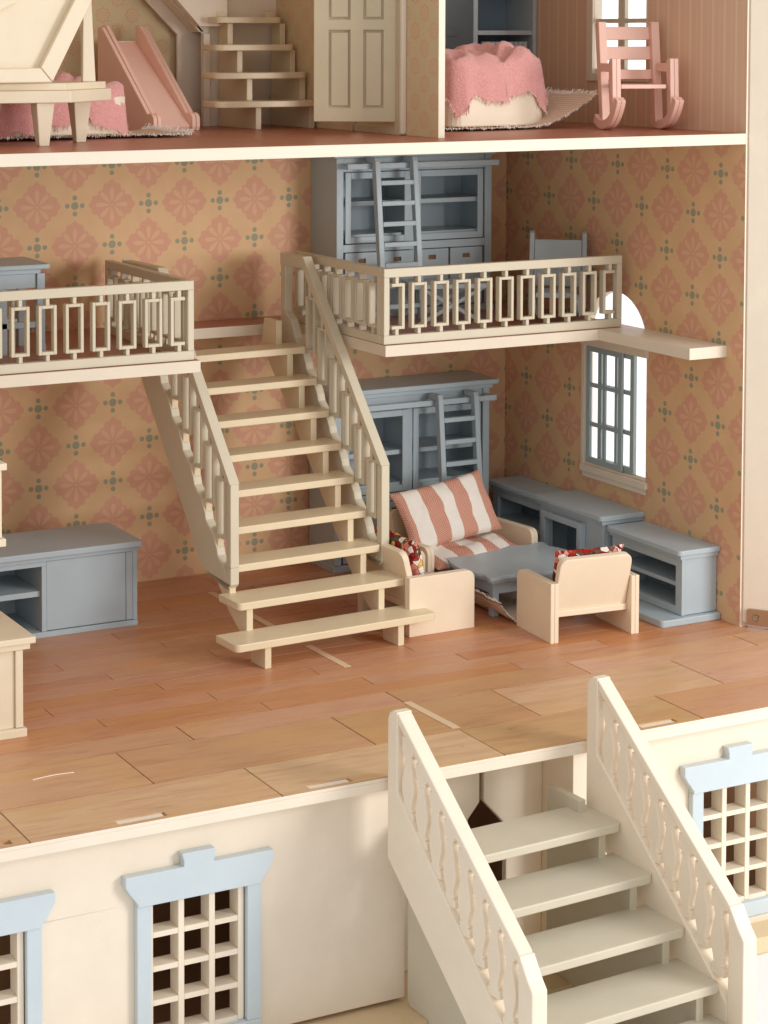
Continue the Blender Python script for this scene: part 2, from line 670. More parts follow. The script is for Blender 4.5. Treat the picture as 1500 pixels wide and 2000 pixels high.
struct(G().box(-40, 40, -60, 30, -2.62, -2.52), 'studio_floor', 'white', 0)
struct(G().box(-60, 60, 14.0, 14.2, -2.52, 40), 'studio_backdrop', 'white', 0)
struct(G().box(XL - 3.6, 0.7, -7.53, 0.4, -2.515, -2.345), 'base_board', 'base')
g = G()
g.box(XL, 0.75, YF, 0.12, -0.125, -0.036)
g.box(XL, 0.75, YF, YF + 0.012, -0.036, -0.002)
for s0, s1 in [(-8.92, -8.44), (-7.0, -6.54), (-3.21, -2.76), (-1.0, -0.5)]:
    g.box(s0 + 0.001, s1 - 0.025, -7.309, -7.211, -0.0355, -0.009)
struct(g, 'floor_board', 'cream_wall', 0.006)
struct(G().box(XL, 0.75, -7.19, 0.0, -0.0358, -0.032), 'floor_underlay', 'groove', 0)

floor = bpy.data.objects.new('main_floor', None)
S.collection.objects.link(floor)
floor['kind'] = 'structure'
SL = [(-8.92, -8.44), (-7.0, -6.54), (-3.21, -2.76), (-1.0, -0.5), (-9.98, -9.9)]
rows = [(-7.356, -6.545, [-9.76, -7.305, -4.885, -2.475], 'plank_wide', 0.75),
        (-6.545, -5.63, [-8.235, -5.855, -3.91, -1.55], 'plank_wide', 0.75),
        (-5.63, -5.18, [-9.9, -7.395, -4.95, -2.62, -0.3], 'plank_wide', 0.75)]
y = -5.18
k = 0
while y < -0.01:
    y1 = min(y + 0.2726, 0.0)
    st = [XL + 0.9 + ((k * 1.37) % 3.1) + i * 3.1 for i in range(-1, 4)]
    rows.append((y, y1, [a for a in st if XL < a < -0.1], 'plank_narrow', 0.75 if y < YU - 0.05 else 0.0))
    y = y1
    k += 1
for ri, (ya, yb, js, mt, xe) in enumerate(rows):
    xs = [XL] + list(js) + [xe]
    gap = 0.0075 if mt == 'plank_wide' else 0.0050
    for a, b in zip(xs[:-1], xs[1:]):
        if b - a < 0.1: continue
        g = G()
        holes = []
        if ri == 0:
            holes = [[(s0, -7.31), (s1, -7.31), (s1, -7.21), (s0, -7.21)] for s0, s1 in SL if a + 0.05 < s0 and s1 < b - 0.05]
        lift = random.uniform(-0.0012, 0.0008)
        g.prism([(a + gap, ya + gap), (b - gap, ya + gap), (b - gap, yb - gap), (a + gap, yb - gap)], 'z', -0.031, lift, holes)
        g.build('plank', mt, floor, 0)

# masking tape strips and a scratch left on the boards
for (x0, y0, x1, y1, lab, cat) in (
        (-4.905, -3.36, -4.885, -4.26, 'cream tape strip on the floor just in front of the inner staircase', 'tape'),
        (-4.92, -5.58, -4.89, -6.49, 'cream tape strip on the floor behind the front staircase', 'tape'),
        (-4.93, -0.85, -4.92, -2.9, 'cream tape strip running under the inner staircase', 'tape')):
    g = G()
    dx = 0.045
    g.prism([(x1 - dx, y1), (x1 + dx, y1), (x0 + dx, y0), (x0 - dx, y0)], 'z', 0.001, 0.005)
    tag(g.build('tape_strip', 'tape', None, 0), lab, cat, 'tape strips on the floor')
g = G()
pts = [(-9.22 + 0.42 * i / 14, -5.965 + 0.03 * math.sin(i / 5), 0.004) for i in range(15)]
g.tube(pts, 0.0042, 4)
tag(g.build('loose_thread', 'thread', None, 0), 'thin white thread lying on the wide boards at left', 'thread')

# walls of the main room
struct(G().box(XL, 0.12, 0.0, 0.12, -0.03, 5.745), 'back_wall', 'wp_back', 0)
arch = [(-3.15, 1.36), (-1.87, 1.36), (-1.87, 3.05)] + [(-2.51 + 0.64 * math.cos(R(a)), 3.05 + 0.64 * math.sin(R(a))) for a in range(8, 180, 8)] + [(-3.15, 3.05)]
g = G().prism([(YU, -0.03), (-0.003, -0.03), (-0.003, ZC + 0.06), (YU, ZC + 0.06)], 'x', 0.0, 0.12, [arch], caps=(1, 0))
struct(g, 'side_wall', ['cream_wall', 'wp_side'], 0)
struct(G().box(XL - 0.12, XL - 0.002, YU, 0.12, -0.03, 9.6), 'unseen_left_wall', 'cream_wall', 0)  # out of view, added for its effect on the light in the rooms

# ---- upper floor, attic walls
g = G().box(XL, 0.0, YU, 0.0, ZC, ZU, [0, 1, 0, 0, 0, 0])
struct(g, 'upper_floor', ['fascia', 'floor_red'], 0.006)
struct(G().box(XL, -3.735, 0.0, 0.12, 5.75, 9.6), 'attic_back_wall', 'sp_back', 0)
struct(G().box(-3.735, 0.12, 0.0, 0.12, 5.75, 9.6), 'attic_room_wall', 'st_back', 0)
win_hole = [(-3.07, 6.46), (-2.0, 6.46), (-2.0, 8.6), (-3.07, 8.6)]
g = G().prism([(YU, ZC + 0.062), (-0.003, ZC + 0.062), (-0.003, 9.6), (YU, 9.6)], 'x', 0.0, 0.12, [win_hole], caps=(1, 0))
struct(g, 'attic_side_wall', ['cream_wall', 'st_side'], 0)
struct(G().box(XL, 0.12, YU, 0.12, 9.6, 9.72), 'unseen_attic_ceiling', 'cream_wall', 0)  # unseen board above the view, added to block light from the top
door_hole = [(-3.42, 5.95), (-2.45, 5.95), (-2.45, 8.3), (-3.42, 8.3)]
g = G().prism([(-4.30, ZU), (-0.003, ZU), (-0.003, 9.6), (-4.30, 9.6)], 'x', -3.775, -3.69, [door_hole], caps=(1, 2))
struct(g, 'partition_wall', ['fascia', 'sp_side', 'st_side'], 0.004)

# sloping attic boards beside the small stairs
g = G()
g.prism([(-4.82, ZU), (-3.775, ZU), (-3.775, 9.5), (-7.25, 9.5), (-4.82, 6.97)], 'y', -0.40, -0.35)
g.prism([(-5.036, ZU), (-4.60, ZU), (-4.60, 9.5), (-7.6, 9.5), (-5.036, 6.956)], 'y', -0.12, -0.07)
g.box(-4.835, -4.745, -0.47, -0.405, ZU, 6.97)
struct(g, 'attic_slope_board', 'cream_wall', 0.006)
g = G()
g.prism([(-4.86, 6.99), (-4.80, 6.99), (-4.80, 7.0), (-7.28, 9.48), (-7.36, 9.48)], 'y', -0.40, -0.13)
g.prism([(-4.93, 7.06), (-4.55, 7.06), (-4.55, 9.4), (-7.15, 9.4)], 'y', -0.56, -0.44)
struct(g, 'sloping_ceiling_board', 'cream', 0.008)

# ---- mezzanine boards (notched round the stair well) and wall shelf
g = G()
g.prism([(XL, -2.9), (-6.03, -2.9), (-6.03, -0.62), (-3.62, -0.62), (-3.62, -2.9), (-0.55, -2.9), (-0.55, -2.89), (0.0, -2.89), (0.0, 0.0), (XL, 0.0)],
        'z', ZM - 0.135, ZM, caps=(0, 1))
struct(g, 'mezzanine_floor', ['fascia', 'floor_red'], 0.006)
g = G()
g.box(-0.551, 0.0, -4.67, -2.892, ZM - 0.137, ZM + 0.001)
tag(g.build('wall_shelf', 'fascia', None, 0.006), 'thick cream shelf board along the papered side wall', 'shelf')

# ---- basement front under the floor
YB = -7.10
holes = []
for wx in (-10.215, -8.06, -1.83):
    holes.append([(wx - 0.50, -2.15), (wx + 0.50, -2.15), (wx + 0.50, -0.85), (wx - 0.50, -0.85)])
g = G()
g.prism([(XL - 3.4, -2.30), (-5.85, -2.30), (-5.85, -0.126), (XL - 3.4, -0.126)], 'y', YB, YB + 0.12, holes[:2])
g.prism([(-3.90, -2.335), (0.5, -2.335), (0.5, -0.126), (-3.90, -0.126)], 'y', YB, YB + 0.12, holes[2:])
g.box(-3.9, -3.8, YB + 0.12, -6.45, -2.34, -0.126)
g.box(-5.95, -5.85, YB + 0.12, -6.45, -2.34, -0.126)
struct(g, 'basement_front_wall', 'cream_wall', 0.006)
g = G()
# two leaves meeting in a slit over a pointed opening
g.prism([(-5.85, -2.34), (-4.95, -2.34), (-4.95, -1.10), (-4.66, -0.77), (-4.66, -0.126), (-5.85, -0.126)], 'y', -6.57, -6.49)
g.prism([(-4.34, -2.34), (-3.90, -2.34), (-3.90, -0.126), (-4.61, -0.126), (-4.61, -0.77), (-4.34, -1.06)], 'y', -6.57, -6.49)
struct(g, 'recessed_entrance_wall', 'cream_wall', 0.012)
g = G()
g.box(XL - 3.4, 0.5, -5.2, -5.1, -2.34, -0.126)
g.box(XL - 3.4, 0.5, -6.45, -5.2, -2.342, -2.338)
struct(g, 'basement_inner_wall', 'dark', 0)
g = G().box(-4.80, -4.69, -6.40, -6.32, -2.33, -0.126)
tag(g.build('basement_post', 'cream', None, 0.006), 'upright cream post in the dark gap behind the front staircase', 'post')

# ---- open front panel at the right, with its steel catch
ang = R(-52)
p_ = G().box(0.0, 2.2, 0.0, 0.11, 0.06, 9.6).build('swung_out_wall', 'cream', None, 0.012)
p_.rotation_euler = (0, 0, ang)
p_.location = (0.02, YU - 0.02, 0)
tag(p_, 'tall plain cream front panel swung open at the right edge', 'panel')
c = thing('metal_catch', 'brushed metal catch plate screwed to the foot of the open front panel', 'catch', (0.02, YU - 0.02, 0), ang)
g = G().prism(rrect(0.055, 1.2, 0.045, 0.235, 0.035), 'y', -0.035, -0.004, [[(0.16 + 0.045 * math.cos(R(a)), 0.135 + 0.045 * math.sin(R(a))) for a in range(0, 360, 30)]])
g.build('plate', 'steel', c, 0.005)
G().cyl((0.16, -0.02, 0.135), (0.16, -0.004, 0.135), 0.03, 10).build('screw_head', 'steel', c, 0.004)

# ================================================================== MAIN STAIRCASE
RISE, RUN, Z3 = 0.3535, 0.281, 0.972


def TR(k):
    return {1: (-0.80, 0.325), 2: (-0.39, 0.652)}.get(k, ((k - 3) * RUN, Z3 + (k - 3) * RISE))


st = thing('inner_staircase', 'tall cream wooden staircase rising to the mezzanine, open risers', 'staircase', (-4.88, -3.12, 0), 0.05)
for k in range(1, 10):
    yf, zt = TR(k)
    x0, x1 = -0.86, 1.12
    if k == 1: x0, x1 = -1.28, 1.36
    if k == 2: x0, x1 = -1.02, 1.24
    dep = 0.40 if k > 2 else 0.47
    g = G().prism(rrect(x0, x1, yf, yf + dep, 0.06, 'ab'), 'z', zt - 0.085, zt)
    g.build('tread', 'stair', st, 0.010)


prof = []
for k in range(1, 10):
    yf, zt = TR(k)
    prof += [(yf + 0.035, TR(k - 1)[1] if k > 1 else 0.0), (yf + 0.035, zt - 0.086)]
yf, zt = TR(9)
prof += [(yf + RUN + 0.03, zt), (yf + RUN + 0.03, zt + 0.30), (yf + RUN + 0.34, zt + 0.30), (yf + RUN + 0.40, 3.06)]
prof += [(1.60, 2.22), (0.88, 1.38), (0.44, 0.84), (0.08, 0.46), (-0.20, 0.27), (-0.36, 0.20), (-0.44, 0.12), (-0.45, 0.0)]
for x0 in (-0.90, 0.85):
    g = G().prism(prof, 'x', x0, x0 + 0.082)
    g.build('stringer', 'stair', st, 0.006)
# railings: each a thing of its own standing on the string
SLOPE = RISE / RUN


def stair_rail(label, loc, rz, ztop_end, yend, group):
    t = thing('stair_railing', label, 'railing', loc, rz, group)
    th = 0.055
    y0 = 0.0
    zb = 0.73

    def ztop(y): return 1.92 + SLOPE * (y - y0)

    def zlow(y): return 0.73 + SLOPE * (y - 0.65)

    # string board
    g = G()
    up_off = 0.84
    pts = [(0.0, 0.76), (0.05, 0.715), (0.62, 0.79), (0.70, 0.83), (yend, zlow(yend) + 0.05), (yend, zlow(yend) + up_off)]
    # stepped / wavy upper edge
    yy = yend
    n = int((yend - 0.12) / RUN)
    wave = []
    for i in range(n, -1, -1):
        yb = 0.12 + i * RUN
        zz = zlow(yb) + up_off + 0.04
        wave += [(yb + 0.215, zz + 0.17), (yb + 0.19, zz + 0.09), (yb + 0.11, zz + 0.02), (yb + 0.02, zz - 0.04)]
    wave = [w for w in wave if w[0] < yend - 0.02]
    pts += wave + [(0.105, zlow(0.1) + up_off - 0.12), (0.105, 0.95), (0.0, 0.95)]
    g.prism(pts, 'x', -th, th).build('string_board', 'rail', t, 0.008)
    G().prism([(0.0, 0.951), (0.104, 0.951), (0.104, 1.905), (0.0, 1.90)], 'x', -th, th).build('front_post', 'rail', t, 0.008)
    if yend < 2.6:
        G().prism([(yend - 0.11, zlow(yend - 0.11) + up_off - 0.3), (yend, zlow(yend) + up_off - 0.2), (yend, ztop_end - 0.152), (yend - 0.11, ztop_end - 0.152)], 'x', -th + 0.003, th - 0.003).build('back_post', 'rail', t, 0.006)
    ye = (ztop_end - 1.92) / SLOPE
    G().prism([(0.0, 1.902), (0.10, 1.906), (ye, ztop_end - 0.15), (yend, ztop_end - 0.15), (yend, ztop_end), (ye - 0.02, ztop_end)], 'x', -th - 0.008, th + 0.008).build('handrail', 'rail', t, 0.006)
    for i in range(0, n + 1):
        yc = 0.235 + i * RUN
        if yc > ye - 0.05: break
        zt = ztop(yc) - 0.27
        zb_ = zt - 0.70
        w = 0.105
        g = G()
        s = 0.038
        g.box(-th, th, yc - w, yc - w + s, zb_, zt)
        g.box(-th, th, yc + w - s, yc + w, zb_, zt)
        g.box(-th, th, yc - w + s, yc + w - s, zt - s, zt)
        g.box(-th, th, yc - w + s, yc + w - s, zb_, zb_ + s)
        g.box(-th, th, yc - 0.022, yc + 0.022, zt, ztop(yc) - 0.15)
        g.build('baluster', 'rail', t, 0.004, seg=1)
    return t


stair_rail('cut-out cream railing on the left side of the inner staircase, passing under the left mezzanine', (-5.745, -3.19, 0), 0.05, 4.18, 2.75, 'railings of the inner staircase')
stair_rail('cut-out cream railing on the right side of the inner staircase, reaching the right mezzanine', (-3.70, -3.05, 0), 0.05, 4.20, 2.35, 'railings of the inner staircase')


# ================================================================== MEZZANINE RAILINGS
def mezz_rail(length, pitch, n, parent, start, at=None, rz=0):
    """runs along local +x from 0, thickness along +y"""
    th = 0.09
    H0, H1 = 0.0, 0.90
    A = []

    def put(g, name):
        o = g.build(name, 'rail', parent, 0.005, seg=1)
        o.location = at
        o.rotation_euler = (0, 0, rz)
        A.append(o)

    put(G().box(0, length, 0, th, H1 - 0.105, H1), 'top_rail')
    put(G().box(0, length, 0, th, H0, 0.105), 'bottom_rail')
    put(G().box(0, 0.074, 0, th, 0.106, H1 - 0.106), 'end_post')
    put(G().box(length - 0.074, length, 0, th, 0.106, H1 - 0.106), 'end_post')
    for i in range(n):
        xc = start + i * pitch
        w = 0.106
        s = 0.037
        g = G()
        zt, zb = 0.72, 0.175
        x0, x1 = xc - w, xc + w
        x0c, x1c = max(x0, 0.076), min(x1, length - 0.076)
        g.box(x0c, x0 + s if x0c == x0 else x0c + 0.004, 0.002, th - 0.002, zb, zt)
        g.box(x1 - s if x1c == x1 else x1c - 0.004, x1c, 0.002, th - 0.002, zb, zt)
        g.box(x0 + s, x1 - s, 0.002, th - 0.002, zt - s, zt)
        g.box(x0 + s, x1 - s, 0.002, th - 0.002, zb, zb + s)
        g.box(xc - 0.022, xc + 0.022, 0.002, th - 0.002, zt, 0.794)
        g.box(xc - 0.022, xc + 0.022, 0.002, th - 0.002, 0.106, zb)
        put(g, 'baluster')
    return A


t = thing('mezzanine_railing', 'cut-out cream balcony railing on the right mezzanine above the sofa', 'railing', (-3.615, -2.855, ZM + 0.004), 0, 'mezzanine railings')
mezz_rail(3.45, 0.309, 11, t, 0.18, (0, 0, 0))
mezz_rail(2.15, 0.2983, 7, t, 0.18, (0.085, 0.093, 0), R(90))
t = thing('mezzanine_railing', 'cut-out cream balcony railing on the left mezzanine above the sideboard', 'railing', (-6.09, -2.855, ZM + 0.004), 0, 'mezzanine railings')
mezz_rail(4.1, 0.3155, 13, t, 4.1 - 0.18 - 12 * 0.3155, (-4.1, 0, 0))
mezz_rail(2.30, 0.3233, 7, t, 0.18, (0, 0.093, 0), R(90))

# ================================================================== FRONT STAIRCASE
fs = thing('front_staircase', 'short flight of grey-cream steps leading up to the front edge of the floor', 'staircase', (-4.93, -8.04, -0.606), 0.05)
FR, FN = 0.3360, 0.463
for k in range(0, 7):
    g = G().prism(rrect(-1.10, 0.975, -k * FN, -k * FN + 0.60, 0.07, 'ab'), 'z', -k * FR - 0.085, -k * FR)
    if k * FR + 0.6 < 2.15: g.build('tread', 'greycream', fs, 0.012)
pr_ = []
for k in range(5, -1, -1):
    yf = -k * FN + 0.09
    pr_.append((yf, -(k + 1) * FR if k < 5 else -1.91))
    pr_.append((yf, -k * FR - 0.086))
pr_ += [(0.40, -0.086), (0.40, 0.12), (0.90, 0.12), (0.90, -1.68), (0.85, -1.735), (0.55, -1.735), (0.50, -1.91)]
for x0 in (-0.90, 0.76):
    G().prism(pr_, 'x', x0, x0 + 0.085).build('stringer', 'greycream', fs, 0.008)


def turned(h, w0=0.075):
    """half-profile of a flat cut baluster of height h"""
    P = [(0, 1.15), (0.09, 1.15), (0.11, 0.78), (0.13, 1.02), (0.155, 0.70), (0.22, 0.85), (0.34, 1.22), (0.44, 1.25), (0.56, 0.98), (0.68, 0.66), (0.74, 0.6), (0.765, 0.9),
         (0.785, 0.66), (0.81, 1.05), (0.83, 1.2), (1.0, 1.2)]
    return [(w * w0, z * h) for z, w in P]


def front_rail(label, x, group, inner):
    t = thing('front_stair_railing', label, 'railing', (x - 0.372, -0.009, 0), 0.05, group)
    th = 0.07
    s = 0.825

    def zt(y): return 0.68 + s * (y + 7.60)

    def zl(y): return -0.73 + s * (y + 7.44)

    YE = -9.66
    # back post with a rounded top, string board, front post, handrail, balusters
    G().prism([(YE + 0.20, zl(YE + 0.2)), (-7.44, -0.73), (-7.44, 0.60), (-7.47, 0.66), (-7.52, 0.69), (-7.60, 0.69), (-7.601, zl(-7.6) + 0.80), (YE + 0.2, zl(YE + 0.2) + 0.62)], 'x', -th - 0.012, th + 0.012).build('string_board', 'cream', t, 0.012)
    G().prism([(YE, -2.518), (YE + 0.2, -2.518), (YE + 0.2, zt(YE + 0.2) - 0.01), (YE + 0.18, zt(YE + 0.18)), (YE + 0.06, zt(YE) - 0.03), (YE, zt(YE) - 0.1)], 'x', -th - 0.012, th + 0.012).build('front_post', 'cream', t, 0.02)
    G().prism([(YE + 0.201, zt(YE + 0.2)), (YE + 0.201, zt(YE + 0.2) - 0.10), (-7.601, zt(-7.6) - 0.10), (-7.601, zt(-7.6))], 'x', -th - 0.006, th + 0.006).build('handrail', 'cream', t, 0.012)
    n = 8
    for i in range(n):
        yc = -7.735 - i * 0.2235
        b = zl(yc) + 0.74 - 0.05
        top = zt(yc) - 0.08
        pf = turned(top - b, 0.076)
        poly = [(yc + w, b + z) for w, z in pf] + [(yc - w, b + z) for w, z in reversed(pf)]
        G().prism(poly, 'x', -th + 0.012, th - 0.012).build('baluster', 'cream', t, 0.012, seg=2)
    return t


front_rail('cream railing with turned balusters on the left of the front staircase', -6.17, 'railings of the front staircase', 1)
front_rail('cream railing with turned balusters on the right of the front staircase', -3.91, 'railings of the front staircase', -1)


# ================================================================== BASEMENT WINDOWS
def basement_window(cx, label):
    t = thing('basement_window', label, 'window', (cx, YB, -0.85), 0, 'blue framed basement windows')
    y0, y1 = -0.075, -0.002
    hd = [(-0.625, 0.0), (-0.625, 0.03), (-0.66, 0.08), (-0.70, 0.13), (-0.745, 0.20), (-0.745, 0.295), (-0.17, 0.295), (-0.17, 0.35), (-0.19, 0.42), (0.145, 0.42), (0.145, 0.35), (0.13, 0.295),
          (0.745, 0.295), (0.745, 0.21), (0.70, 0.13), (0.66, 0.07), (0.625, 0.03), (0.625, 0.0)]
    G().prism(hd, 'y', y0 - 0.02, y1).build('cornice', 'wframe', t, 0.008)
    G().box(-0.625, -0.481, y0, y1, -1.28, -0.001).build('frame_side', 'wframe', t, 0.008)
    G().box(0.481, 0.625, y0, y1, -1.28, -0.001).build('frame_side', 'wframe', t, 0.008)
    G().box(-0.625, 0.625, y0 - 0.003, y1, -1.44, -1.281).build('frame_bottom', 'wframe', t, 0.008)
    G().box(-0.70, 0.70, y0 - 0.03, y1, -1.53, -1.441).build('sill', 'fascia', t, 0.008)
    for x in (-0.475, -0.165, 0.145, 0.44):
        G().box(x - 0.03, x + 0.03, -0.02, 0.16, -1.279, -0.001).build('glazing_bar', 'cream', t, 0.004, seg=1)
    for i in range(1, 5):
        z = -0.315 * i
        if z < -1.27: z = -1.25
        for a, b in ((-0.444, -0.196), (-0.134, 0.114), (0.176, 0.409)):
            G().box(a, b, -0.017, 0.157, z - 0.026, z + 0.026).build('glazing_bar', 'cream', t, 0.003, seg=1)
    return t


w0 = basement_window(-8.06, 'blue framed lattice window with a keystone, the whole one left of the front stairs')
dup(w0, (-10.215, YB, -0.85), 0, 'blue framed lattice window cut off by the left edge of the picture')
dup(w0, (-1.83, YB, -0.85), 0, 'blue framed lattice window right of the front stairs')

# ================================================================== SIDE WALL WINDOW
t = thing('sliding_window', 'arched side wall window with two grey-green sliding sashes pushed to the left', 'window', (0, 0, 0))
G().box(-0.05, -0.001, -3.20, -1.82, 1.27, 1.36).build('sill', 'fascia', t, 0.008)
G().box(-0.03, -0.001, -3.17, -1.85, 1.20, 1.269).build('sill_apron', 'fascia', t, 0.006)
for i, x in enumerate((0.0, 0.045, 0.09)):
    G().box(x + 0.002, x + 0.014, -3.148, -1.872, 1.361, 1.385).build('track', 'fascia', t, 0.003, seg=1)
G().box(-0.05, -0.001, -3.20, -1.82, 2.93, 3.15).build('head_board', 'fascia', t, 0.006)
G().box(0.0, 0.12, -3.149, -1.871, 2.93, 3.15).build('transom', 'fascia', t, 0.006)
G().box(-0.02, -0.001, -1.87, -1.80, 1.361, 2.929).build('casing', 'fascia', t, 0.005)


def sash(ya, yb, x0, x1, z0=1.387, z1=2.925):
    s = 0.078
    p = G().box(x0, x1, ya, ya + s, z0, z1).box(x0, x1, yb - s, yb, z0, z1).box(x0, x1, ya + s, yb - s, z0, z0 + s).box(x0, x1, ya + s, yb - s, z1 - s, z1)
    o = p.build('sash', 'sash', t, 0.004, seg=1)
    ym = (ya + yb) / 2
    hh = (z1 - z0)
    G().box(x0 + 0.004, x1 - 0.004, ym - 0.026, ym + 0.026, z0 + s + 0.001, z1 - s - 0.001).build('glazing_bar', 'sash', o, 0.003, seg=1)
    for i in (1, 2):
        z = z0 + hh * i / 3
        for a, b in ((ya + s + 0.001, ym - 0.027), (ym + 0.027, yb - s - 0.001)):
            G().box(x0 + 0.004, x1 - 0.004, a, b, z - 0.028, z + 0.028).build('glazing_bar', 'sash', o, 0.003, seg=1)


sash(-2.64, -1.88, 0.004, 0.042)
sash(-2.83, -2.07, 0.05, 0.10)

# attic window
t = thing('attic_window', 'cream framed attic window behind the rocking chair', 'window', (0, 0, 0))
g = G()
G().box(-0.03, -0.001, -1.999, -1.87, 6.36, 8.7).build('casing', 'fascia', t, 0.006)
G().box(-0.03, -0.001, -3.14, -2.0, 6.36, 6.459).build('casing', 'fascia', t, 0.006)
G().box(0.02, 0.08, -2.61, -2.47, 6.461, 8.59).build('mullion', 'rail', t, 0.006)
for ya, yb in ((-2.469, -2.001), (-3.069, -2.611)):
    for z in (6.461, 7.10, 7.75):
        G().box(0.02, 0.08, ya, yb, z, z + 0.055).build('glazing_bar', 'rail', t, 0.004)

# ================================================================== LIBRARY CABINETS WITH LADDER
def library_cabinet(loc, label, h=2.30, blue='blue'):
    t = thing('library_cabinet', label, 'cabinet', loc, 0, 'tall cabinets with ladders')
    w, d = 2.36, 0.66   # local x 0..w, y -d..0
    G().box(-0.10, w + 0.10, -d - 0.12, 0.0, h, h + 0.065).build('top_board', blue, t, 0.012)
    G().box(-0.04, w + 0.04, -d - 0.06, 0.0, h - 0.06, h - 0.001).build('cornice', blue, t, 0.008)
    G().box(0, 0.05, -d + 0.001, 0, 0.0, h - 0.062).build('side_panel', blue, t, 0.005)
    G().box(w - 0.05, w, -d + 0.001, 0, 0.0, h - 0.062).build('side_panel', blue, t, 0.005)
    G().box(0.051, w - 0.051, -0.03, 0, 0.0, h - 0.062).build('back_panel', 'blue', t, 0)
    # face frame
    G().box(0, 0.10, -d - 0.04, -d, 0.09, h - 0.062).build('pilaster', blue, t, 0.006)
    G().box(w - 0.10, w, -d - 0.04, -d, 0.09, h - 0.062).build('pilaster', blue, t, 0.006)
    G().box(0.101, w - 0.101, -d - 0.02, -d, h - 0.24, h - 0.062).build('upper_rail', blue, t, 0.006)
    G().box(0.101, w - 0.101, -d - 0.035, -d, 0.86, 0.96).build('waist_rail', blue, t, 0.006)
    G().box(-0.03, w + 0.03, -d - 0.06, 0, 0.0, 0.085).build('plinth', blue, t, 0.008)
    mid = w / 2 - 0.03
    G().box(mid - 0.035, mid + 0.035, -d, -0.031, 0.09, h - 0.245).build('divider', blue, t, 0.005)
    # open glazed-style frames, one in front of each half
    for a, b in ((0.14, mid - 0.04), (mid + 0.04, w - 0.12)):
        s = 0.085
        z0, z1 = 0.97, h - 0.25
        g = G().box(a, a + s, -d - 0.02, -d, z0, z1).box(b - s, b, -d - 0.02, -d, z0, z1).box(a + s, b - s, -d - 0.02, -d, z1 - s, z1).box(a + s, b - s, -d - 0.02, -d, z0, z0 + s)
        g.build('door_frame', blue, t, 0.005, seg=1)
        for z in (1.05, 1.48):
            G().box(a - 0.04, b + 0.03, -d + 0.04, -0.031, z - 0.03, z + 0.03).build('shelf', blue, t, 0.004)
    # drawer fronts
    for i in range(4):
        a = 0.12 + i * (w - 0.24) / 4 + 0.012
        b = 0.12 + (i + 1) * (w - 0.24) / 4 - 0.012
        c_ = (a + b) / 2
        zc = 0.74
        g = G().prism([(a, 0.10), (b, 0.10), (b, 0.85), (a, 0.85)], 'y', -d - 0.03, -d - 0.002, [[(c_ - 0.055, zc - 0.028), (c_ + 0.055, zc - 0.028), (c_ + 0.055, zc + 0.028), (c_ - 0.055, zc + 0.028)]])
        o = g.build('drawer_front', blue, t, 0.005, seg=1)
        G().box(c_ - 0.054, c_ + 0.054, -d - 0.003, -d - 0.001, zc - 0.027, zc + 0.027).build('finger_slot', 'dark', o, 0)
    # ladder rail and hooked ladder
    G().box(0.06, w + 0.0, -d - 0.22, -d - 0.165, h - 0.20, h - 0.125).build('ladder_rail', blue, t, 0.008)
    for x in (0.25, w - 0.08):
        G().box(x - 0.03, x + 0.03, -d - 0.164, -d - 0.041, h - 0.20, h - 0.13).build('rail_bracket', blue, t, 0.005)
    return t, w, d, h


def ladder(loc, label, blue, x0, wd, d, h):
    l = thing('library_ladder', label, 'ladder', loc, 0, 'ladders hooked on the cabinets')
    yt, yb = -d - 0.235, -d - 0.46
    for x in (x0, x0 + wd):
        # hook over the rail, then sloping stile
        pp = [(yt + 0.16, h - 0.05), (yt - 0.07, h - 0.045), (yt - 0.10, h - 0.10), (yb - 0.07, 0.02), (yb, 0.02), (yt - 0.01, h - 0.22), (yt - 0.01, h - 0.122), (yt + 0.16, h - 0.122)]
        G().prism(pp, 'x', x, x + 0.075).build('stile', blue, l, 0.008)
    n = 7
    for i in range(n):
        f = (i + 0.35) / n
        z = (h - 0.30) * (1 - f) + 0.02
        yy = (yt - 0.05) + (yb - yt) * ((h - z) / h)
        G().box(x0 + 0.076, x0 + wd - 0.001, yy - 0.035, yy + 0.035, z - 0.03, z + 0.03).build('rung', blue, l, 0.006)
    return l


CX = -3.10
t, cw, cd, ch = library_cabinet((CX, -0.04, 0.0), 'tall blue-grey cabinet behind the sofa on the main floor')
library_cabinet((CX + 0.04, -0.002, ZM), 'tall grey-blue cabinet with drawers standing on the right mezzanine', 2.14)
ladder((CX, -0.04, 0.0), 'blue-grey ladder leaning on the cabinet behind the sofa', 'blue', 1.38, 0.55, cd, ch)
ladder((CX + 0.04, -0.002, ZM + 0.0), 'grey-blue ladder leaning on the mezzanine cabinet', 'blue', 0.40, 0.56, cd, 2.14)

# ================================================================== LEFT SIDEBOARD AND CREAM CABINET
t = thing('sideboard', 'long low blue-grey sideboard with an open shelf and a plain door, at left', 'sideboard', (-6.31, -1.73, 0))
G().prism(rrect(-2.3, 0.05, -0.06, 0.98, 0.03, 'b'), 'z', 0.94, 1.01).build('top_board', 'blue', t, 0.010)
G().box(-2.25, 0.01, -0.02, 0.94, 0.89, 0.939).build('cornice', 'blue', t, 0.006)
G().box(-2.25, 0.0, -0.015, 0.92, 0.0, 0.065).build('plinth', 'blue', t, 0.006)
G().box(-0.055, 0.0, 0.0, 0.92, 0.066, 0.889).build('side_panel', 'blue', t, 0.004)
G().box(-0.14, -0.056, 0.004, 0.06, 0.072, 0.885).build('pilaster', 'blue', t, 0.005)
G().box(-1.14, -0.147, 0.002, 0.05, 0.075, 0.883).build('door', 'blue', t, 0.005)
G().box(-1.20, -1.141, 0.0, 0.9, 0.067, 0.83).build('divider', 'blue', t, 0.004)
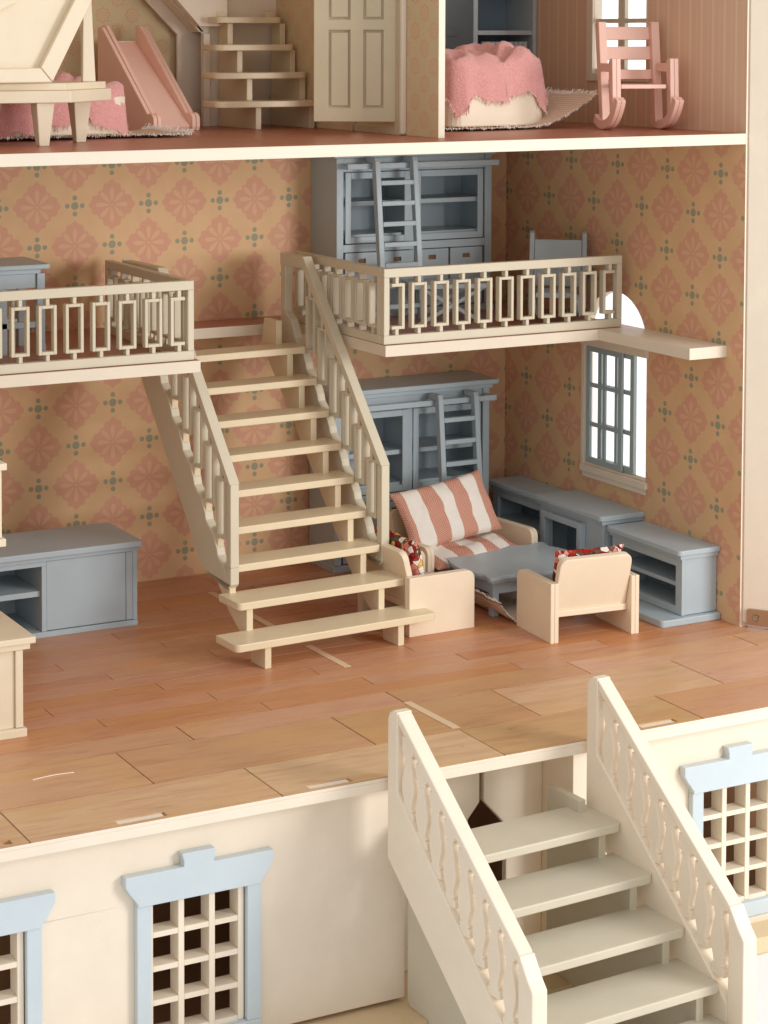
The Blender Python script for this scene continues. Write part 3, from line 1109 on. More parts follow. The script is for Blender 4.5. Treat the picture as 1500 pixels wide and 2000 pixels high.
G().box(-2.2, -1.141, 0.0, 0.05, 0.831, 0.888).build('upper_rail', 'blue', t, 0.004)
G().box(-2.2, -1.201, 0.05, 0.88, 0.47, 0.535).build('shelf', 'blue', t, 0.004)
G().box(-2.2, -1.201, 0.881, 0.9, 0.067, 0.83).build('back_panel', 'blue', t, 0)
G().box(-2.2, -2.14, 0.0, 0.9, 0.067, 0.83).build('divider', 'blue', t, 0.004)

t = thing('cream_counter', 'cream kitchen counter cabinet cut off by the left edge of the picture', 'cabinet', (-8.85, -4.78, 0))
G().prism([(-1.35, -0.05), (0.10, -0.05), (0.10, 0.98), (-1.35, 0.98)], 'z', 0.935, 1.0).build('worktop', 'piano', t, 0.010)
G().box(-1.33, 0.05, -0.02, 0.95, 0.875, 0.934).build('cornice', 'piano', t, 0.006)
G().box(-1.33, 0.01, -0.03, 0.95, 0.0, 0.085).build('plinth', 'piano', t, 0.008)
G().box(-1.33, -0.10, 0.03, 0.93, 0.086, 0.874).build('carcass', 'piano', t, 0.004)
G().box(-0.098, -0.02, 0.0, 0.06, 0.09, 0.87).build('pilaster', 'piano', t, 0.006)
G().box(-0.098, -0.04, 0.062, 0.93, 0.09, 0.87).build('side_panel', 'piano', t, 0.004)
t = thing('cream_wall_cupboard', 'cream upper cupboard seen only as a sliver at the left edge, above the counter', 'cupboard', (-8.94, -4.5, 1.0))
G().box(-1.2, 0.0, -0.05, 0.5, 1.63, 1.70).build('top_board', 'piano', t, 0.008)
G().box(-1.2, -0.04, 0.0, 0.5, 0.94, 1.629).build('carcass', 'piano', t, 0.006)
G().box(-1.2, -0.01, -0.04, 0.5, 0.86, 0.939).build('bottom_board', 'piano', t, 0.008)
G().box(-1.1, -1.0, 0.0, 0.45, 0.0, 0.859).build('side_panel', 'piano', t, 0.006)

# ================================================================== LOW CABINETS ALONG THE SIDE WALL
def low_cabinet(label, y0, y1, depth, ztop, group, plinth=True, fireplace=False):
    t = thing('low_cabinet' if not fireplace else 'fireplace_cabinet', label, 'cabinet', (0, y0, 0), 0, group)
    L = y1 - y0
    zt = ztop
    G().prism(rrect(-depth, -0.004, 0.0, L, 0.05, 'ad'), 'z', zt - 0.065, zt).build('top_board', 'blue', t, 0.012)
    G().box(-depth + 0.045, -0.006, 0.03, L - 0.01, zt - 0.115, zt - 0.066).build('cornice', 'blue', t, 0.006)
    d = depth - 0.08
    zb = 0.09 if plinth else 0.0
    zc = zt - 0.116
    if plinth:
        G().prism(rrect(-depth - 0.26, -0.004, -0.02, L, 0.05, 'a'), 'z', 0, 0.085).build('plinth', 'blue', t, 0.012)
    if fireplace:
        G().prism([(0.06, zb), (L - 0.02, zb), (L - 0.02, zc), (0.06, zc)], 'x', -d, -d + 0.05, [[(0.50, 0.10), (1.20, 0.10), (1.20, 0.72), (0.50, 0.72)]]).build('front_panel', 'blue', t, 0.006)
        G().prism([(0.42, zb), (0.50, zb), (0.50, 0.74), (1.20, 0.74), (1.20, zb), (1.28, zb), (1.28, 0.82), (0.42, 0.82)], 'x', -d - 0.09, -d - 0.001).build('surround', 'blue', t, 0.006)
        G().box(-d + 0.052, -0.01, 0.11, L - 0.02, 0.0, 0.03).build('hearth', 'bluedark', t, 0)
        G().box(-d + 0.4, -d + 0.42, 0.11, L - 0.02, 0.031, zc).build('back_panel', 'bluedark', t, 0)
    else:
        s = 0.12
        G().prism([(0.05, zb), (L - 0.03, zb), (L - 0.03, zc), (0.05, zc)], 'x', -d, -d + 0.05, [[(0.05 + s, zb + 0.09), (L - 0.03 - s, zb + 0.09), (L - 0.03 - s, zc - 0.10), (0.05 + s, zc - 0.10)]]).build('front_frame', 'blue', t, 0.005)
        zm = (zb + zc) / 2
        G().box(-d + 0.052, -0.03, 0.11, L - 0.06, zm - 0.025, zm + 0.025).build('shelf', 'blue', t, 0.004)
        G().box(-d + 0.052, -0.03, 0.11, L - 0.06, zb + 0.03, zb + 0.06).build('shelf', 'blue', t, 0.004)
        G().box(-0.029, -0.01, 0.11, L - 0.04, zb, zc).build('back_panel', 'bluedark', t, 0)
    G().box(-d + 0.052, -0.008, 0.058, 0.108, zb + 0.001, zc - 0.001).build('side_panel', 'blue', t, 0.006)
    G().box(-d + 0.052, -0.008, L - 0.058, L - 0.02, zb + 0.001, zc - 0.001).build('side_panel', 'blue', t, 0.004)
    return t


grp = 'low cabinets along the side wall'
low_cabinet('low blue-grey open cabinet with two shelves and a projecting plinth, nearest the front', -4.60, -3.16, 0.61, 0.88, grp)
low_cabinet('blue-grey fireplace cabinet, the tallest of the three under the side window', -3.155, -1.72, 0.68, 0.99, grp, False, True)
low_cabinet('low blue-grey open cabinet in the dark corner beside the tall cabinet', -1.715, -0.42, 0.56, 0.925, grp, False)

# ================================================================== ARMCHAIRS, SOFA, TABLE, RUG
def armchair(label, loc, rz, floral, W2=0.585, name='armchair', cat='armchair', group='cream armchairs', D=0.80):
    t = thing(name, label, cat, loc, rz, group)
    dep = D / 2
    for s in (-1, 1):
        xa, xb = (s * W2, s * (W2 - 0.105))
        pts = [(-dep, 0.0), (dep, 0.0)] + [(dep - 0.10 + 0.10 * math.cos(R(a)), 0.59 + 0.10 * math.sin(R(a))) for a in range(0, 91, 18)] + [(-dep, 0.69)]
        xm = (xa + xb) / 2
        G().prism(pts, 'x', min(xa, xb), xm - 0.001).build('arm_panel', 'chairc', t, 0.006)
        G().prism(pts, 'x', xm + 0.001, max(xa, xb)).build('arm_panel', 'chairc', t, 0.006)
    wi = W2 - 0.108
    G().box(-wi, wi, -dep + 0.09, dep - 0.06, 0.27, 0.34).build('seat', 'chairc', t, 0.008)
    g = G()
    g.prism(rrect(-wi + 0.002, wi - 0.002, 0.0, 0.66, 0.10, 'cd'), 'z', -0.04, 0.04)
    g.xf(Matrix.Translation((0, -dep + 0.16, 0.33)) @ Matrix.Rotation(R(104), 4, 'X'))
    g.build('backrest', 'chairc', t, 0.010)
    return t


def cushion(name, label, mat, loc, w, h, th, eul, seed, cat='cushion', group=None):
    o = pillow(w, h, th, seed=seed).build(name, mat, None, 0, smooth=True)
    o.location = loc
    o.rotation_euler = eul
    tag(o, label, cat, group)
    return o


a1 = armchair('cream armchair seen from behind, in front of the low cabinets', (-1.775, -4.20, 0), -0.09, 'floral_light')
cushion('cushion', 'red and white floral back cushion peeping over the armchair seen from behind', 'floral', (-1.745, -4.31, 0.69), 0.92, 0.68, 0.18, (R(106), 0, -0.09), 5, 'cushion', 'floral cushions')
cushion('cushion', 'pale floral seat cushion on the armchair seen from behind', 'floral_light', (-1.75, -4.10, 0.41), 0.88, 0.62, 0.16, (0, 0, -0.09), 8, 'cushion', 'floral cushions')
a2 = armchair('cream armchair seen from its side, beside the foot of the inner staircase', (-3.27, -3.02, 0), R(-90) + 0.02, 'floral', D=0.90)
cushion('cushion', 'red floral back cushion in the armchair beside the stairs', 'floral', (-3.47, -3.02, 0.74), 0.90, 0.70, 0.24, (R(104), 0, R(-90) + 0.02), 3, 'cushion', 'floral cushions')
cushion('cushion', 'lilac floral seat cushion in the armchair beside the stairs', 'floral_light', (-3.17, -3.02, 0.41), 0.86, 0.66, 0.17, (0, 0, R(-90)), 11, 'cushion', 'floral cushions')
sf = armchair('cream wooden sofa with two striped cushions, standing before the tall cabinet', (-1.95, -1.93, 0), PI + 0.135, 'stripe_cloth', 0.90, 'sofa', 'sofa', None, 0.92)
cushion('cushion', 'large rust and white striped back cushion leaning on the sofa', 'stripe_cloth', (-2.13, -1.90, 0.95), 1.50, 0.80, 0.26, (R(62), R(-5), 0.16), 21, 'cushion', 'striped sofa cushions')
cushion('cushion', 'flat rust and white striped seat cushion lying on the sofa', 'stripe_cloth', (-1.97, -2.14, 0.47), 1.54, 0.66, 0.24, (R(7), 0, 0.16), 33, 'cushion', 'striped sofa cushions')

ct = thing('coffee_table', 'low grey coffee table with a wavy edged top between the armchairs', 'table', (-1.73, -2.88, 0), 0.02)


def wavy(hx, hy, inset=0.0):
    out = []
    hx, hy = hx - inset, hy - inset

    def side(p, q, nrm, n=26):
        for i in range(n):
            u = i / n
            c = 0.0
            c += 0.055 * math.exp(-((u - 0.5) / 0.16) ** 2) - 0.05 * (math.exp(-((u - 0.17) / 0.07) ** 2) + math.exp(-((u - 0.83) / 0.07) ** 2))
            out.append((p[0] + (q[0] - p[0]) * u + nrm[0] * c, p[1] + (q[1] - p[1]) * u + nrm[1] * c))

    side((-hx, -hy), (hx, -hy), (0, -1))
    side((hx, -hy), (hx, hy), (1, 0))
    side((hx, hy), (-hx, hy), (0, 1))
    side((-hx, hy), (-hx, -hy), (-1, 0))
    return out


G().prism(wavy(0.80, 0.60), 'z', 0.475, 0.52).build('table_top', 'blue', ct, 0.008)
G().prism(wavy(0.80, 0.60, 0.035), 'z', 0.437, 0.474).build('top_moulding', 'blue', ct, 0.005)
for x in (-0.66, 0.57):
    for y in (-0.44, 0.36):
        G().box(x, x + 0.09, y, y + 0.09, 0.0, 0.436).build('leg', 'blue', ct, 0.006)
for y in (-0.43, 0.36):
    G().box(-0.569, 0.569, y, y + 0.07, 0.27, 0.435).build('apron', 'blue', ct, 0.005)
for x in (-0.65, 0.58):
    G().box(x, x + 0.07, -0.349, 0.359, 0.27, 0.435).build('apron', 'blue', ct, 0.005)


def fringe(g, edge, n, ln, rnd, z=0.0):
    """small loose threads along a polyline of points with outward direction"""
    for i in range(n):
        f = (i + rnd.random()) / n
        p, d = edge(f)
        a = Vector(p)
        dd = (Vector(d) + Vector((rnd.uniform(-.5, .5), rnd.uniform(-.5, .5), rnd.uniform(-.3, .4)))).normalized()
        l = ln * rnd.uniform(0.5, 1.3)
        b = a + dd * l * 0.5 + Vector((0, 0, rnd.uniform(-.01, .02)))
        c = a + dd * l + Vector((0, 0, rnd.uniform(-.02, .01)))
        g.tube([a, b, c], 0.0045, 3)


rug = thing('woven_rug', 'thin woven cream rug curling up at its left end under the coffee table', 'rug', (-1.55, -3.05, 0.0), 0)


def rugfn(u, v):
    x = -1.02 + 2.0 * u
    y = -0.62 + 1.3 * v
    e = max(0, (-0.62 - x)) / 0.40
    z = 0.012 + 0.27 * e ** 1.8 + 0.01 * math.sin(9 * y + 3 * x) * min(1, e * 2)
    return (x + 0.06 * e * e, y - 0.05 * math.sin(u * 5), z)


g = G()
g.grid(30, 14, rugfn)
g.grid(30, 14, lambda u, v: (rugfn(u, v)[0], rugfn(u, v)[1], rugfn(u, v)[2] - 0.018))
g.build('rug_sheet', 'jute', rug, 0, smooth=True)
g = G()
rnd = random.Random(4)
fringe(g, lambda f: (rugfn(0, f), (-1, 0, 0.9)), 90, 0.05, rnd)
fringe(g, lambda f: (rugfn(f * 0.5, 0), (0, -1, 0)), 60, 0.02, rnd)
g.build('fringe', 'thread', rug, 0, kind='stuff')

# ================================================================== THINGS ON THE MEZZANINES
t = thing('console_table', 'blue-grey table with a lower bar on the left mezzanine', 'table', (-7.40, -1.62, ZM), 0)
G().prism(rrect(-2.0, 0.04, -0.08, 0.80, 0.05, 'b'), 'z', 0.985, 1.04).build('table_top', 'blue', t, 0.010)
G().box(-2.0, -0.07, -0.03, 0.75, 0.93, 0.984).build('moulding', 'blue', t, 0.006)
G().box(-2.0, -0.11, 0.02, 0.05, 0.76, 0.929).build('apron', 'blue', t, 0.005)
for y in (-0.01, 0.62):
    G().prism([(-0.105, 0.0), (0.0, 0.0), (0.0, 0.10), (-0.01, 0.10), (-0.01, 0.93), (-0.105, 0.93)], 'y', y, y + 0.10).build('leg', 'blue', t, 0.008)
G().box(-2.0, -0.106, 0.02, 0.08, 0.30, 0.37).build('stretcher', 'blue', t, 0.005)
G().box(-0.55, -0.46, 0.02, 0.08, 0.0, 0.76).build('leg', 'blue', t, 0.005)
t = thing('spindle_chair', 'small chair with cream spindles tucked under the blue-grey mezzanine table', 'chair', (-8.05, -1.20, ZM), 0)
G().box(-0.35, 0.35, -0.3, 0.3, 0.34, 0.40).build('seat', 'rail', t, 0.008)
for x in (-0.33, 0.25):
    for y in (-0.28, 0.2):
        G().box(x, x + 0.08, y, y + 0.08, 0, 0.339).build('leg', 'rail', t, 0.005)
for i in range(6):
    x = -0.30 + i * 0.12
    G().cyl((x, -0.26, 0.401), (x, -0.30, 0.86), 0.028, 8).build('spindle', 'rail', t, 0)
G().box(-0.36, 0.36, -0.34, -0.26, 0.861, 0.92).build('back_rail', 'rail', t, 0.006)


def arc_board(cx, cz, r, a0, a1, w, n=14):
    out = [(cx + (r + w / 2) * math.cos(R(a0 + (a1 - a0) * i / n)), cz + (r + w / 2) * math.sin(R(a0 + (a1 - a0) * i / n))) for i in range(n + 1)]
    inn = [(cx + (r - w / 2) * math.cos(R(a0 + (a1 - a0) * i / n)), cz + (r - w / 2) * math.sin(R(a0 + (a1 - a0) * i / n))) for i in range(n + 1)]
    return out + inn[::-1]


t = thing('lounge_chair', 'grey-blue reclining chair with curved side boards behind the right mezzanine railing', 'chair', (-0.64, -2.12, ZM), R(142))
# local: faces +y(front) ; back towards -y
for s in (-1, 1):
    x = s * 0.27
    xa, xb = x - 0.03, x + 0.03
    G().prism(arc_board(0.02, 0.86, 0.72, 214, 318, 0.12), 'x', xa, xb).build('rocker', 'blue', t, 0.008)
    G().prism([(-0.10, 0.17), (0.02, 0.17), (-0.36, 1.10), (-0.42, 1.13), (-0.50, 1.07)], 'x', s * 0.335 - 0.03, s * 0.335 + 0.03).build('stile', 'blue', t, 0.010)
    G().prism([(-0.42, 0.10), (-0.34, 0.10), (0.40, 0.60), (0.40, 0.68), (0.32, 0.68)], 'x', s * 0.205 - 0.025, s * 0.205 + 0.025).build('arm_strut', 'blue', t, 0.006)
G().box(-0.24, 0.24, -0.12, 0.42, 0.36, 0.42).build('seat', 'blue', t, 0.008)
g = G().box(-0.30, 0.30, -0.025, 0.025, 0.0, 0.62)
g.xf(Matrix.Translation((0, -0.13, 0.44)) @ Matrix.Rotation(R(22), 4, 'X'))
g.build('backrest', 'blue', t, 0.01)
t = thing('folding_table', 'low grey folding table with crossed legs behind the right mezzanine railing', 'table', (-1.80, -1.35, ZM), R(-16))
G().box(-0.52, 0.52, -0.30, 0.30, 0.44, 0.50).build('table_top', 'blue', t, 0.008)
for y in (-0.26, 0.20):
    G().prism([(-0.46, 0.0), (-0.36, 0.0), (0.44, 0.435), (0.34, 0.435)], 'y', y, y + 0.03).build('leg', 'blue', t, 0.004)
    G().prism([(0.46, 0.0), (0.36, 0.0), (-0.44, 0.435), (-0.34, 0.435)], 'y', y + 0.032, y + 0.062).build('leg', 'blue', t, 0.004)

# ================================================================== ATTIC: SMALL STAIRS, DOOR, SLIDE
t = thing('attic_stairs', 'small open cream stairs of four treads beside the attic door', 'staircase', (-3.80, -1.62, ZU), 0.0)
AT = [(-1.40, 0.0), (-1.30, 0.24), (-1.17, 0.51), (-1.02, 0.78)]
for k, (xl, y) in enumerate(AT):
    zt = 0.345 + k * 0.34
    G().prism(rrect(xl, -0.035 * k, y, y + 0.42, 0.10, 'ab'), 'z', zt - 0.075, zt).build('tread', 'stair', t, 0.010)
for x0 in (-0.82, -0.085):
    pts = []
    for k, (xl, y) in enumerate(AT):
        pts += [(y + 0.13, k * 0.34 + 0.005 if k else 0.0), (y + 0.13, 0.345 + k * 0.34 - 0.076)]
    pts += [(1.16, 1.289), (1.16, 0.0)]
    G().prism(pts, 'x', x0, x0 + 0.075).build('stringer', 'stair', t, 0.006)
for x in (-0.90, -0.20):
    G().box(x, x + 0.12, 1.05, 1.16, 1.366, 1.44).build('end_block', 'stair', t, 0.006)

t = thing('attic_door', 'taupe six-panel attic door standing open in the papered partition', 'door', (-3.80, -3.42, ZU + 0.15), math.atan2(0.52, -0.76))
DW, DH = 0.94, 2.35
cols = [(0.17, 0.42), (0.57, 0.80)]
rws = [(0.155, 1.05), (1.17, 1.95), (2.05, 2.22)]
cols = [(DW - 0.42 - 0.0, DW - 0.17), (DW - 0.80, DW - 0.57)]
hl = [[(a, c), (b, c), (b, d), (a, d)] for a, b in cols for c, d in rws]
G().prism([(0, 0), (DW, 0), (DW, DH), (0, DH)], 'y', 0.0, 0.05, hl).build('door_frame_board', 'doorpaint', t, 0.006)
G().box(0.002, DW - 0.002, -0.03, -0.001, 0.002, DH - 0.002).build('door_back_board', 'doorpaint', t, 0)
for a, b in cols:
    for c, d in rws:
        o = G().box(a + 0.028, b - 0.028, 0.0, 0.028, c + 0.028, d - 0.028).build('panel', 'doorpaint', t, 0.006)
t = thing('door_casing', 'taupe door frame and threshold in the papered attic partition', 'door frame', (-3.776, 0, ZU))
G().box(-0.05, 0.0, -3.56, -3.43, 0.0, 2.6).build('jamb', 'doorpaint', t, 0.008)
G().box(-0.07, 0.0, -3.625, -3.561, 0.01, 2.7).build('casing', 'fascia', t, 0.02)
G().box(-0.03, 0.0, -3.42, -2.46, 0.0, 0.09).build('threshold', 'doorpaint', t, 0.006)
G().box(-0.05, 0.0, -2.45, -2.33, 0.0, 2.6).build('jamb', 'doorpaint', t, 0.008)

t = thing('toy_slide', 'pink wooden play slide with doubled side rails', 'slide', (-5.90, -0.32, ZU), R(9))
for s in (-1, 1):
    for k, x in enumerate((s * 0.245, s * 0.305)):
        xa, xb = x - 0.027, x + 0.027
        zt = 1.24 + (0.02 if k == 0 else 0)
        pts = [(0.0, 0.0), (0.0, zt), (-0.10, zt)] + [(-1.17 + 0.09 * math.cos(R(a)), 0.13 + 0.09 * math.sin(R(a))) for a in range(60, 181, 20)] + [(-1.26, 0.05), (-1.24, 0.0)]
        if s > 0: pts = [(0.0, 0.95), (0.0, zt), (-0.10, zt)] + [(-1.17 + 0.09 * math.cos(R(a)), 0.13 + 0.09 * math.sin(R(a))) for a in range(60, 181, 20)] + [(-1.26, 0.05), (-1.24, 0.0), (-0.98, 0.0)]
        G().prism(pts, 'x', xa, xb).build('side_rail', 'pink', t, 0.010)
G().prism([(-0.02, 1.06), (-0.02, 1.0), (-1.20, 0.02), (-1.22, 0.06)], 'x', -0.217, 0.217).build('chute', 'pink', t, 0.006)
G().box(-0.217, 0.217, -0.019, 0.06, 1.0, 1.07).build('top_step', 'cream', t, 0.006)

# ================================================================== ATTIC: GRAND PIANO
t = thing('toy_piano', 'ivory wooden grand piano with its lid propped open, on tapered legs', 'piano', (-8.0, -3.78, ZU), 0)
case = [(0.02, -0.28), (0.62, 0.62), (-0.10, 1.25), (-1.10, 1.0), (-1.6, 0.2), (-1.3, -0.35), (-0.62, -0.62)]
case = [(-1.7, -0.05), (-0.02, -0.22), (0.70, 0.42), (0.62, 0.62), (0.2, 1.1), (-0.6, 1.5), (-1.7, 1.5)]
G().prism(case, 'z', 0.45, 0.575).build('case', 'piano', t, 0.008)
G().prism([(x * 0.96 - 0.03, y * 0.9 + 0.06) for x, y in case], 'z', 0.576, 0.65).build('rim', 'piano', t, 0.006)
for x, y in ((-0.27, -0.05), (0.36, 0.50), (-1.5, 0.1), (-0.4, 1.3)):
    g = G()
    a, b, h = 0.10, 0.055, 0.449
    g.add([(x - b, y - b, 0), (x + b, y - b, 0), (x + b, y + b, 0), (x - b, y + b, 0), (x - a, y - a, h), (x + a, y - a, h), (x + a, y + a, h), (x - a, y + a, h)],
          [(0, 3, 2, 1), (4, 5, 6, 7), (0, 1, 5, 4), (1, 2, 6, 5), (2, 3, 7, 6), (3, 0, 4, 7)])
    g.build('leg', 'piano', t, 0.010)
# lid: a thick board with a raised rim, hinged along its lower edge
lid_loc = Matrix.Translation((-0.22, -0.10, 0.655)) @ Matrix.Rotation(R(4), 4, 'Z') @ Matrix.Rotation(R(80), 4, 'X')
plate = [(-1.5, 0.02), (-0.02, 0.02), (0.74, 1.25), (0.96, 1.6), (-0.02, 1.6), (-0.07, 1.25), (-0.18, 1.02), (-0.36, 0.86), (-0.58, 0.76), (-0.85, 0.70), (-1.5, 0.64)]
G().prism([(-1.5, 0.60), (-0.85, 0.66), (-0.56, 0.72), (-0.32, 0.83), (-0.14, 1.0), (-0.02, 1.25), (0.03, 1.6), (-0.07, 1.6), (-0.12, 1.27), (-0.23, 1.06), (-0.40, 0.92), (-0.60, 0.83), (-0.87, 0.77), (-1.5, 0.71)], 'z', 0.001, 0.07).xf(lid_loc).build('lid_rim', 'piano', t, 0.008)
G().prism(plate, 'z', -0.03, 0.0).xf(lid_loc).build('lid', 'piano', t, 0.006)
G().prism([(-1.5, -0.01), (0.0, -0.01), (-0.12, 0.14), (-1.5, 0.12)], 'z', 0.001, 0.10).xf(lid_loc).build('lid_rim', 'piano', t, 0.010)
G().prism([(0.003, -0.005), (0.99, 1.6), (0.80, 1.6), (-0.115, 0.145)], 'z', 0.001, 0.10).xf(lid_loc).build('lid_rim', 'piano', t, 0.010)
g = G()
x, y = 0.40, 0.34
g.add([(x - .075, y - .03, 0.651), (x + .075, y - .03, 0.651), (x + .075, y + .03, 0.651), (x - .075, y + .03, 0.651), (x - .05, y + .0, 1.75), (x + .03, y, 1.75), (x + .03, y + .05, 1.75), (x - .05, y + .05, 1.75)],
      [(0, 3, 2, 1), (4, 5, 6, 7), (0, 1, 5, 4), (1, 2, 6, 5), (2, 3, 7, 6), (3, 0, 4, 7)])
g.build('lid_prop', 'piano', t, 0.008)

tag(G().box(-9.9, -8.2, -0.30, -0.26, 5.82, 9.4).build('striped_screen', 'st_blue', None, 0), 'pale blue striped panel glimpsed in the top left corner behind the piano', 'panel')


# ================================================================== ATTIC BEDS, BLANKETS, RUGS
def drape(g, x0, x1, y0, y1, ztop, drop, seed, nu=46, nv=36, wr=0.125, round_=0.12):
    """cloth falling over a soft box: local sheet"""
    def fn(u, v):
        a, b = u * 2 - 1, v * 2 - 1
        # superellipse mapping: centre flat, borders hang down
        ext = 1.0
        rr = (abs(a) ** 5 + abs(b) ** 5) ** 0.2
        k = min(1.0, rr / 0.70)
        ang_x = a / max(rr, 1e-6)
        ang_y = b / max(rr, 1e-6)
        hx, hy = (x1 - x0) / 2, (y1 - y0) / 2
        fl = max(0.0, (rr - 0.70) / 0.30)
        sx = (x0 + x1) / 2 + hx * ang_x * (k ** 1.0) * (0.96 + 0.05 * fl)
        sy = (y0 + y1) / 2 + hy * ang_y * (k ** 1.0) * (0.96 + 0.05 * fl)
        n1 = noise.noise(Vector((sx * 2.3 + seed, sy * 2.3, 0.3)))
        n2 = noise.noise(Vector((sx * 6.5, sy * 6.5 + seed, 1.7)))
        n3 = noise.noise(Vector((ang_x * 3.2 + seed, ang_y * 3.2, 4.4)))
        rg = 1 - abs(noise.noise(Vector((sx * 2.0 + sy * 1.2 + seed, sy * 1.1 - sx * 0.7, 9.0)))) * 2.4
        rg2 = 1 - abs(noise.noise(Vector((sx * 4.2 - sy * 2.0 + seed, sy * 3.1 + sx * 1.3, 3.0)))) * 2.4
        n1, n2 = n1 * 0.8 + rg * 0.5 - 0.2, n2 * 0.6 + rg2 * 0.7
        z = ztop - drop * fl ** 1.2 - 0.10 * (k ** 6) + wr * (n1 * 1.6 + n2 * 0.6) * (1 - 0.5 * fl)
        sx += (0.07 * n3 * fl) * (1 if ang_x > 0 else -1) + 0.02 * n2 * fl
        sy += 0.07 * n3 * fl + 0.02 * n2
        z += 0.16 * n3 * fl
        return (sx, sy, z)

    g.grid(nu, nv, fn)
    return fn


def attic_bed(label, lab_b, lab_r, loc, w, d, h, drop, rugext, seed, grp, tilt=0.0):
    t = thing('attic_bed', label, 'bed', loc, 0.03, 'attic beds')
    G().prism(rrect(-w / 2, w / 2, -d / 2, d / 2, 0.18), 'z', 0.03, 0.46).build('bed_base', 'cream', t, 0.02)
    g = pillow(w * 0.86, d * 0.84, (h - 0.36) * 1.0, seed=seed, wrinkle=0.01)
    g.xf(Matrix.Translation((0, 0, (h + 0.04) / 2)))
    g.build('mattress', 'cream', t, 0, smooth=True)
    b = thing('pink_blanket', lab_b, 'blanket', (loc[0], loc[1], loc[2]), 0.03 + tilt, 'pink blankets')
    g = G()
    fn = drape(g, -w / 2 - 0.03, w / 2 + 0.04, -d / 2 - 0.04, d / 2, h + 0.06, drop, seed)
    g.build('blanket_cloth', 'terry', b, 0, smooth=True)
    g = G()
    rnd = random.Random(seed)

    def edge(f):
        f = f * 4
        i, q = int(f) % 4, f % 1
        u, v = ((q, 0), (1, q), (1 - q, 1), (0, 1 - q))[i]
        p = fn(u, v)
        return p, (u - 0.5, v - 0.5, -0.9)

    fringe(g, edge, 420, 0.05, rnd)
    g.build('fringe', 'pinkthread', b, 0, kind='stuff')
    r_ = thing('bedside_rug', lab_r, 'rug', (loc[0], loc[1], loc[2]), 0, 'attic rugs')
    x0, x1, curl, hz = rugext

    def rf(u, v):
        x = x0 + (x1 - x0) * u
        y = -d / 2 - 0.34 + (d + 0.45) * v
        e = max(0.0, (x - curl) / max(0.01, (x1 - curl)))
        return (x, y + 0.05 * math.sin(x * 3), 0.012 + hz * e ** 1.7 + 0.03 * max(0, 0.15 - v) * 6 * (1 - e) + 0.008 * math.sin(8 * y))

    g = G()
    g.grid(34, 14, rf)
    g.grid(34, 14, lambda u, v: (rf(u, v)[0], rf(u, v)[1], rf(u, v)[2] - 0.02))
    g.build('rug_sheet', 'jute', r_, 0, smooth=True)
    g = G()
    fringe(g, lambda f: (rf(1, f), (1, 0, 0.5)), 130, 0.07, rnd)
    fringe(g, lambda f: (rf(f, 0), (0, -1, 0.1)), 220, 0.022, rnd)
    g.build('fringe', 'thread', r_, 0, kind='stuff')


attic_bed('low rounded cream bed under a pink blanket in the striped attic room',
          'crumpled pink towelling blanket over the bed in the striped attic room',
          'thick cream rug curling up at its right end in the striped attic room',
          (-1.90, -2.15, ZU), 1.40, 1.10, 0.84, 0.40, (-1.0, 1.15, 0.30, 0.40), 14, 0)
attic_bed('low cream bed behind the ivory piano',
          'pink towelling blanket hanging over the bed behind the piano',
          'cream rug with a frayed end under the bed behind the piano',
          (-7.55, -2.0, ZU), 1.70, 0.95, 0.50, 0.36, (-1.0, 1.42, 1.0, 0.03), 29, 0)

# ================================================================== ATTIC CABINET AND ROCKING CHAIR
t = thing('slate_cabinet', 'dark slate shelf cabinet standing behind the bed in the striped attic room', 'cabinet', (-2.2, -0.70, ZU))
G().box(0, 0.05, 0.0, 0.68, 0, 2.6).build('side_panel', 'slate', t, 0.005)
G().box(2.13, 2.19, -0.02, 0.68, 0, 2.6).build('side_panel', 'blue', t, 0.005)
G().box(0.051, 2.129, 0.62, 0.68, 0, 2.6).build('back_panel', 'bluedark', t, 0)
G().box(1.20, 1.27, 0.0, 0.619, 0, 2.6).build('divider', 'blue', t, 0.005)
G().box(0.60, 1.199, 0.0, 0.04, 0, 2.6).build('panel_door', 'slate', t, 0.006)
G().box(0.76, 0.95, -0.012, 0.0, 1.12, 1.21).build('recess', 'slate', t, 0.004)
for z in (0.55, 1.14, 1.75):
    G().box(1.271, 2.129, 0.0, 0.619, z, z + 0.06).build('shelf', 'blue', t, 0.005)
b = thing('slatted_basket', 'grey slatted drawer basket on a shelf of the slate cabinet', 'basket', (-0.49, -0.66, ZU + 0.611))
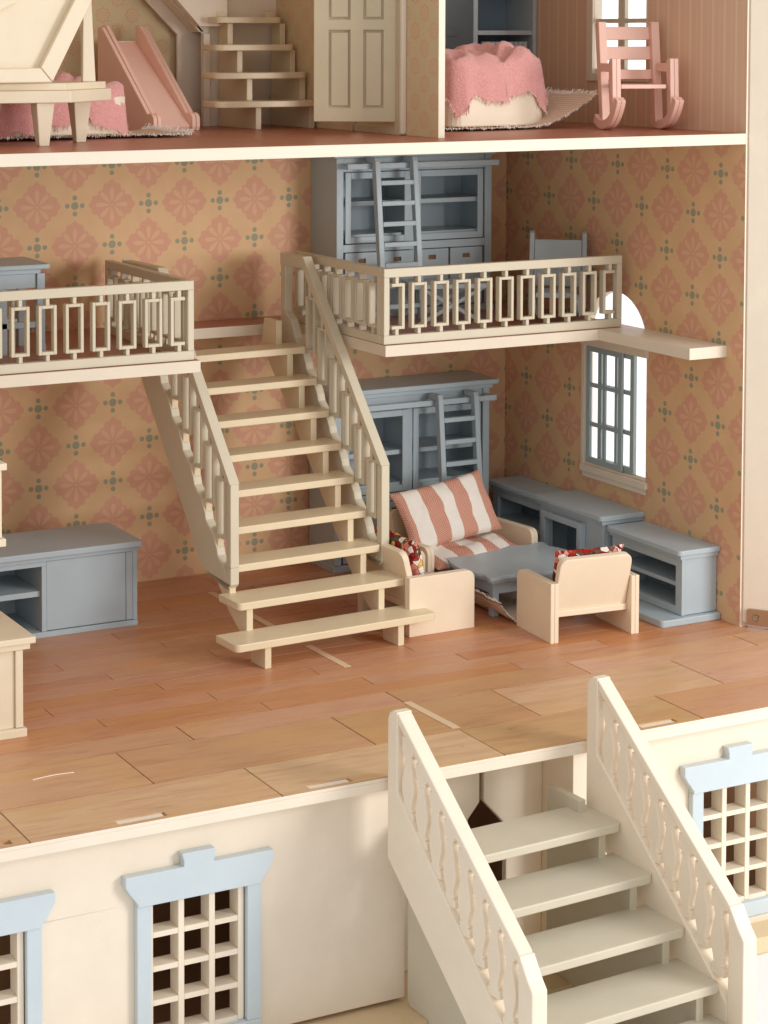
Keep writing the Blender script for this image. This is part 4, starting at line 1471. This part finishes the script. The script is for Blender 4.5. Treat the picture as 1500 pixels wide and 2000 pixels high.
for i in range(10):
    G().box(-0.36 + i * 0.072 + 0.003, -0.36 + (i + 1) * 0.072 - 0.003, -0.02, 0.02, 0.0, 0.44 if i not in (4, 5) else 0.33).build('slat', 'blue', b, 0.004, seg=1)
G().box(-0.36, 0.36, 0.021, 0.5, 0.0, 0.40).build('basket_body', 'bluedark', b, 0.006)

t = thing('rocking_chair', 'pink wooden rocking chair with a slatted back near the attic window', 'chair', (-0.54, -3.55, ZU), -0.30)
for s in (-1, 1):
    x = s * 0.36
    xa, xb = x - 0.055, x + 0.055
    # rocker curve
    G().prism(arc_board(-0.02, 0.62, 0.56, 205, 300, 0.11, 16), 'x', xa, x - 0.001).build('rocker', 'pink', t, 0.007)
    G().prism(arc_board(-0.02, 0.62, 0.56, 205, 300, 0.11, 16), 'x', x + 0.001, xb).build('rocker', 'pink', t, 0.007)
    # front leg / arm support
    G().prism([(-0.42, 0.22), (-0.31, 0.16), (-0.25, 0.82), (-0.30, 0.86), (-0.38, 0.86)], 'x', xa + 0.002, x - 0.001).build('front_leg', 'pink', t, 0.007)
    G().prism([(-0.42, 0.22), (-0.31, 0.16), (-0.25, 0.82), (-0.30, 0.86), (-0.38, 0.86)], 'x', x + 0.001, xb - 0.002).build('front_leg', 'pink', t, 0.007)
    # back stile
    xs = s * 0.335
    G().prism([(0.02, 0.08), (0.14, 0.12), (0.34, 1.27), (0.30, 1.30), (0.20, 1.30)], 'x', xs - 0.05 - (0.001 if s > 0 else 0), xs + 0.05).build('back_stile', 'pink', t, 0.010)
    G().prism([(-0.249, 0.70), (0.09, 0.70), (0.10, 0.80), (-0.249, 0.80)], 'x', xa + 0.01, xb - 0.01).build('arm', 'pink', t, 0.008)
G().box(-0.283, 0.283, -0.34, 0.10, 0.50, 0.55).build('seat', 'pink', t, 0.008)
for z0, z1 in ((0.60, 0.72), (0.84, 1.0), (1.08, 1.24)):
    ym = 0.06 + (z0 - 0.1) * 0.178
    g = G().box(-0.284, 0.284, -0.02, 0.02, 0, z1 - z0)
    g.xf(Matrix.Translation((0, ym + 0.03, z0)) @ Matrix.Rotation(R(-10), 4, 'X'))
    g.build('back_slat', 'pink', t, 0.006)
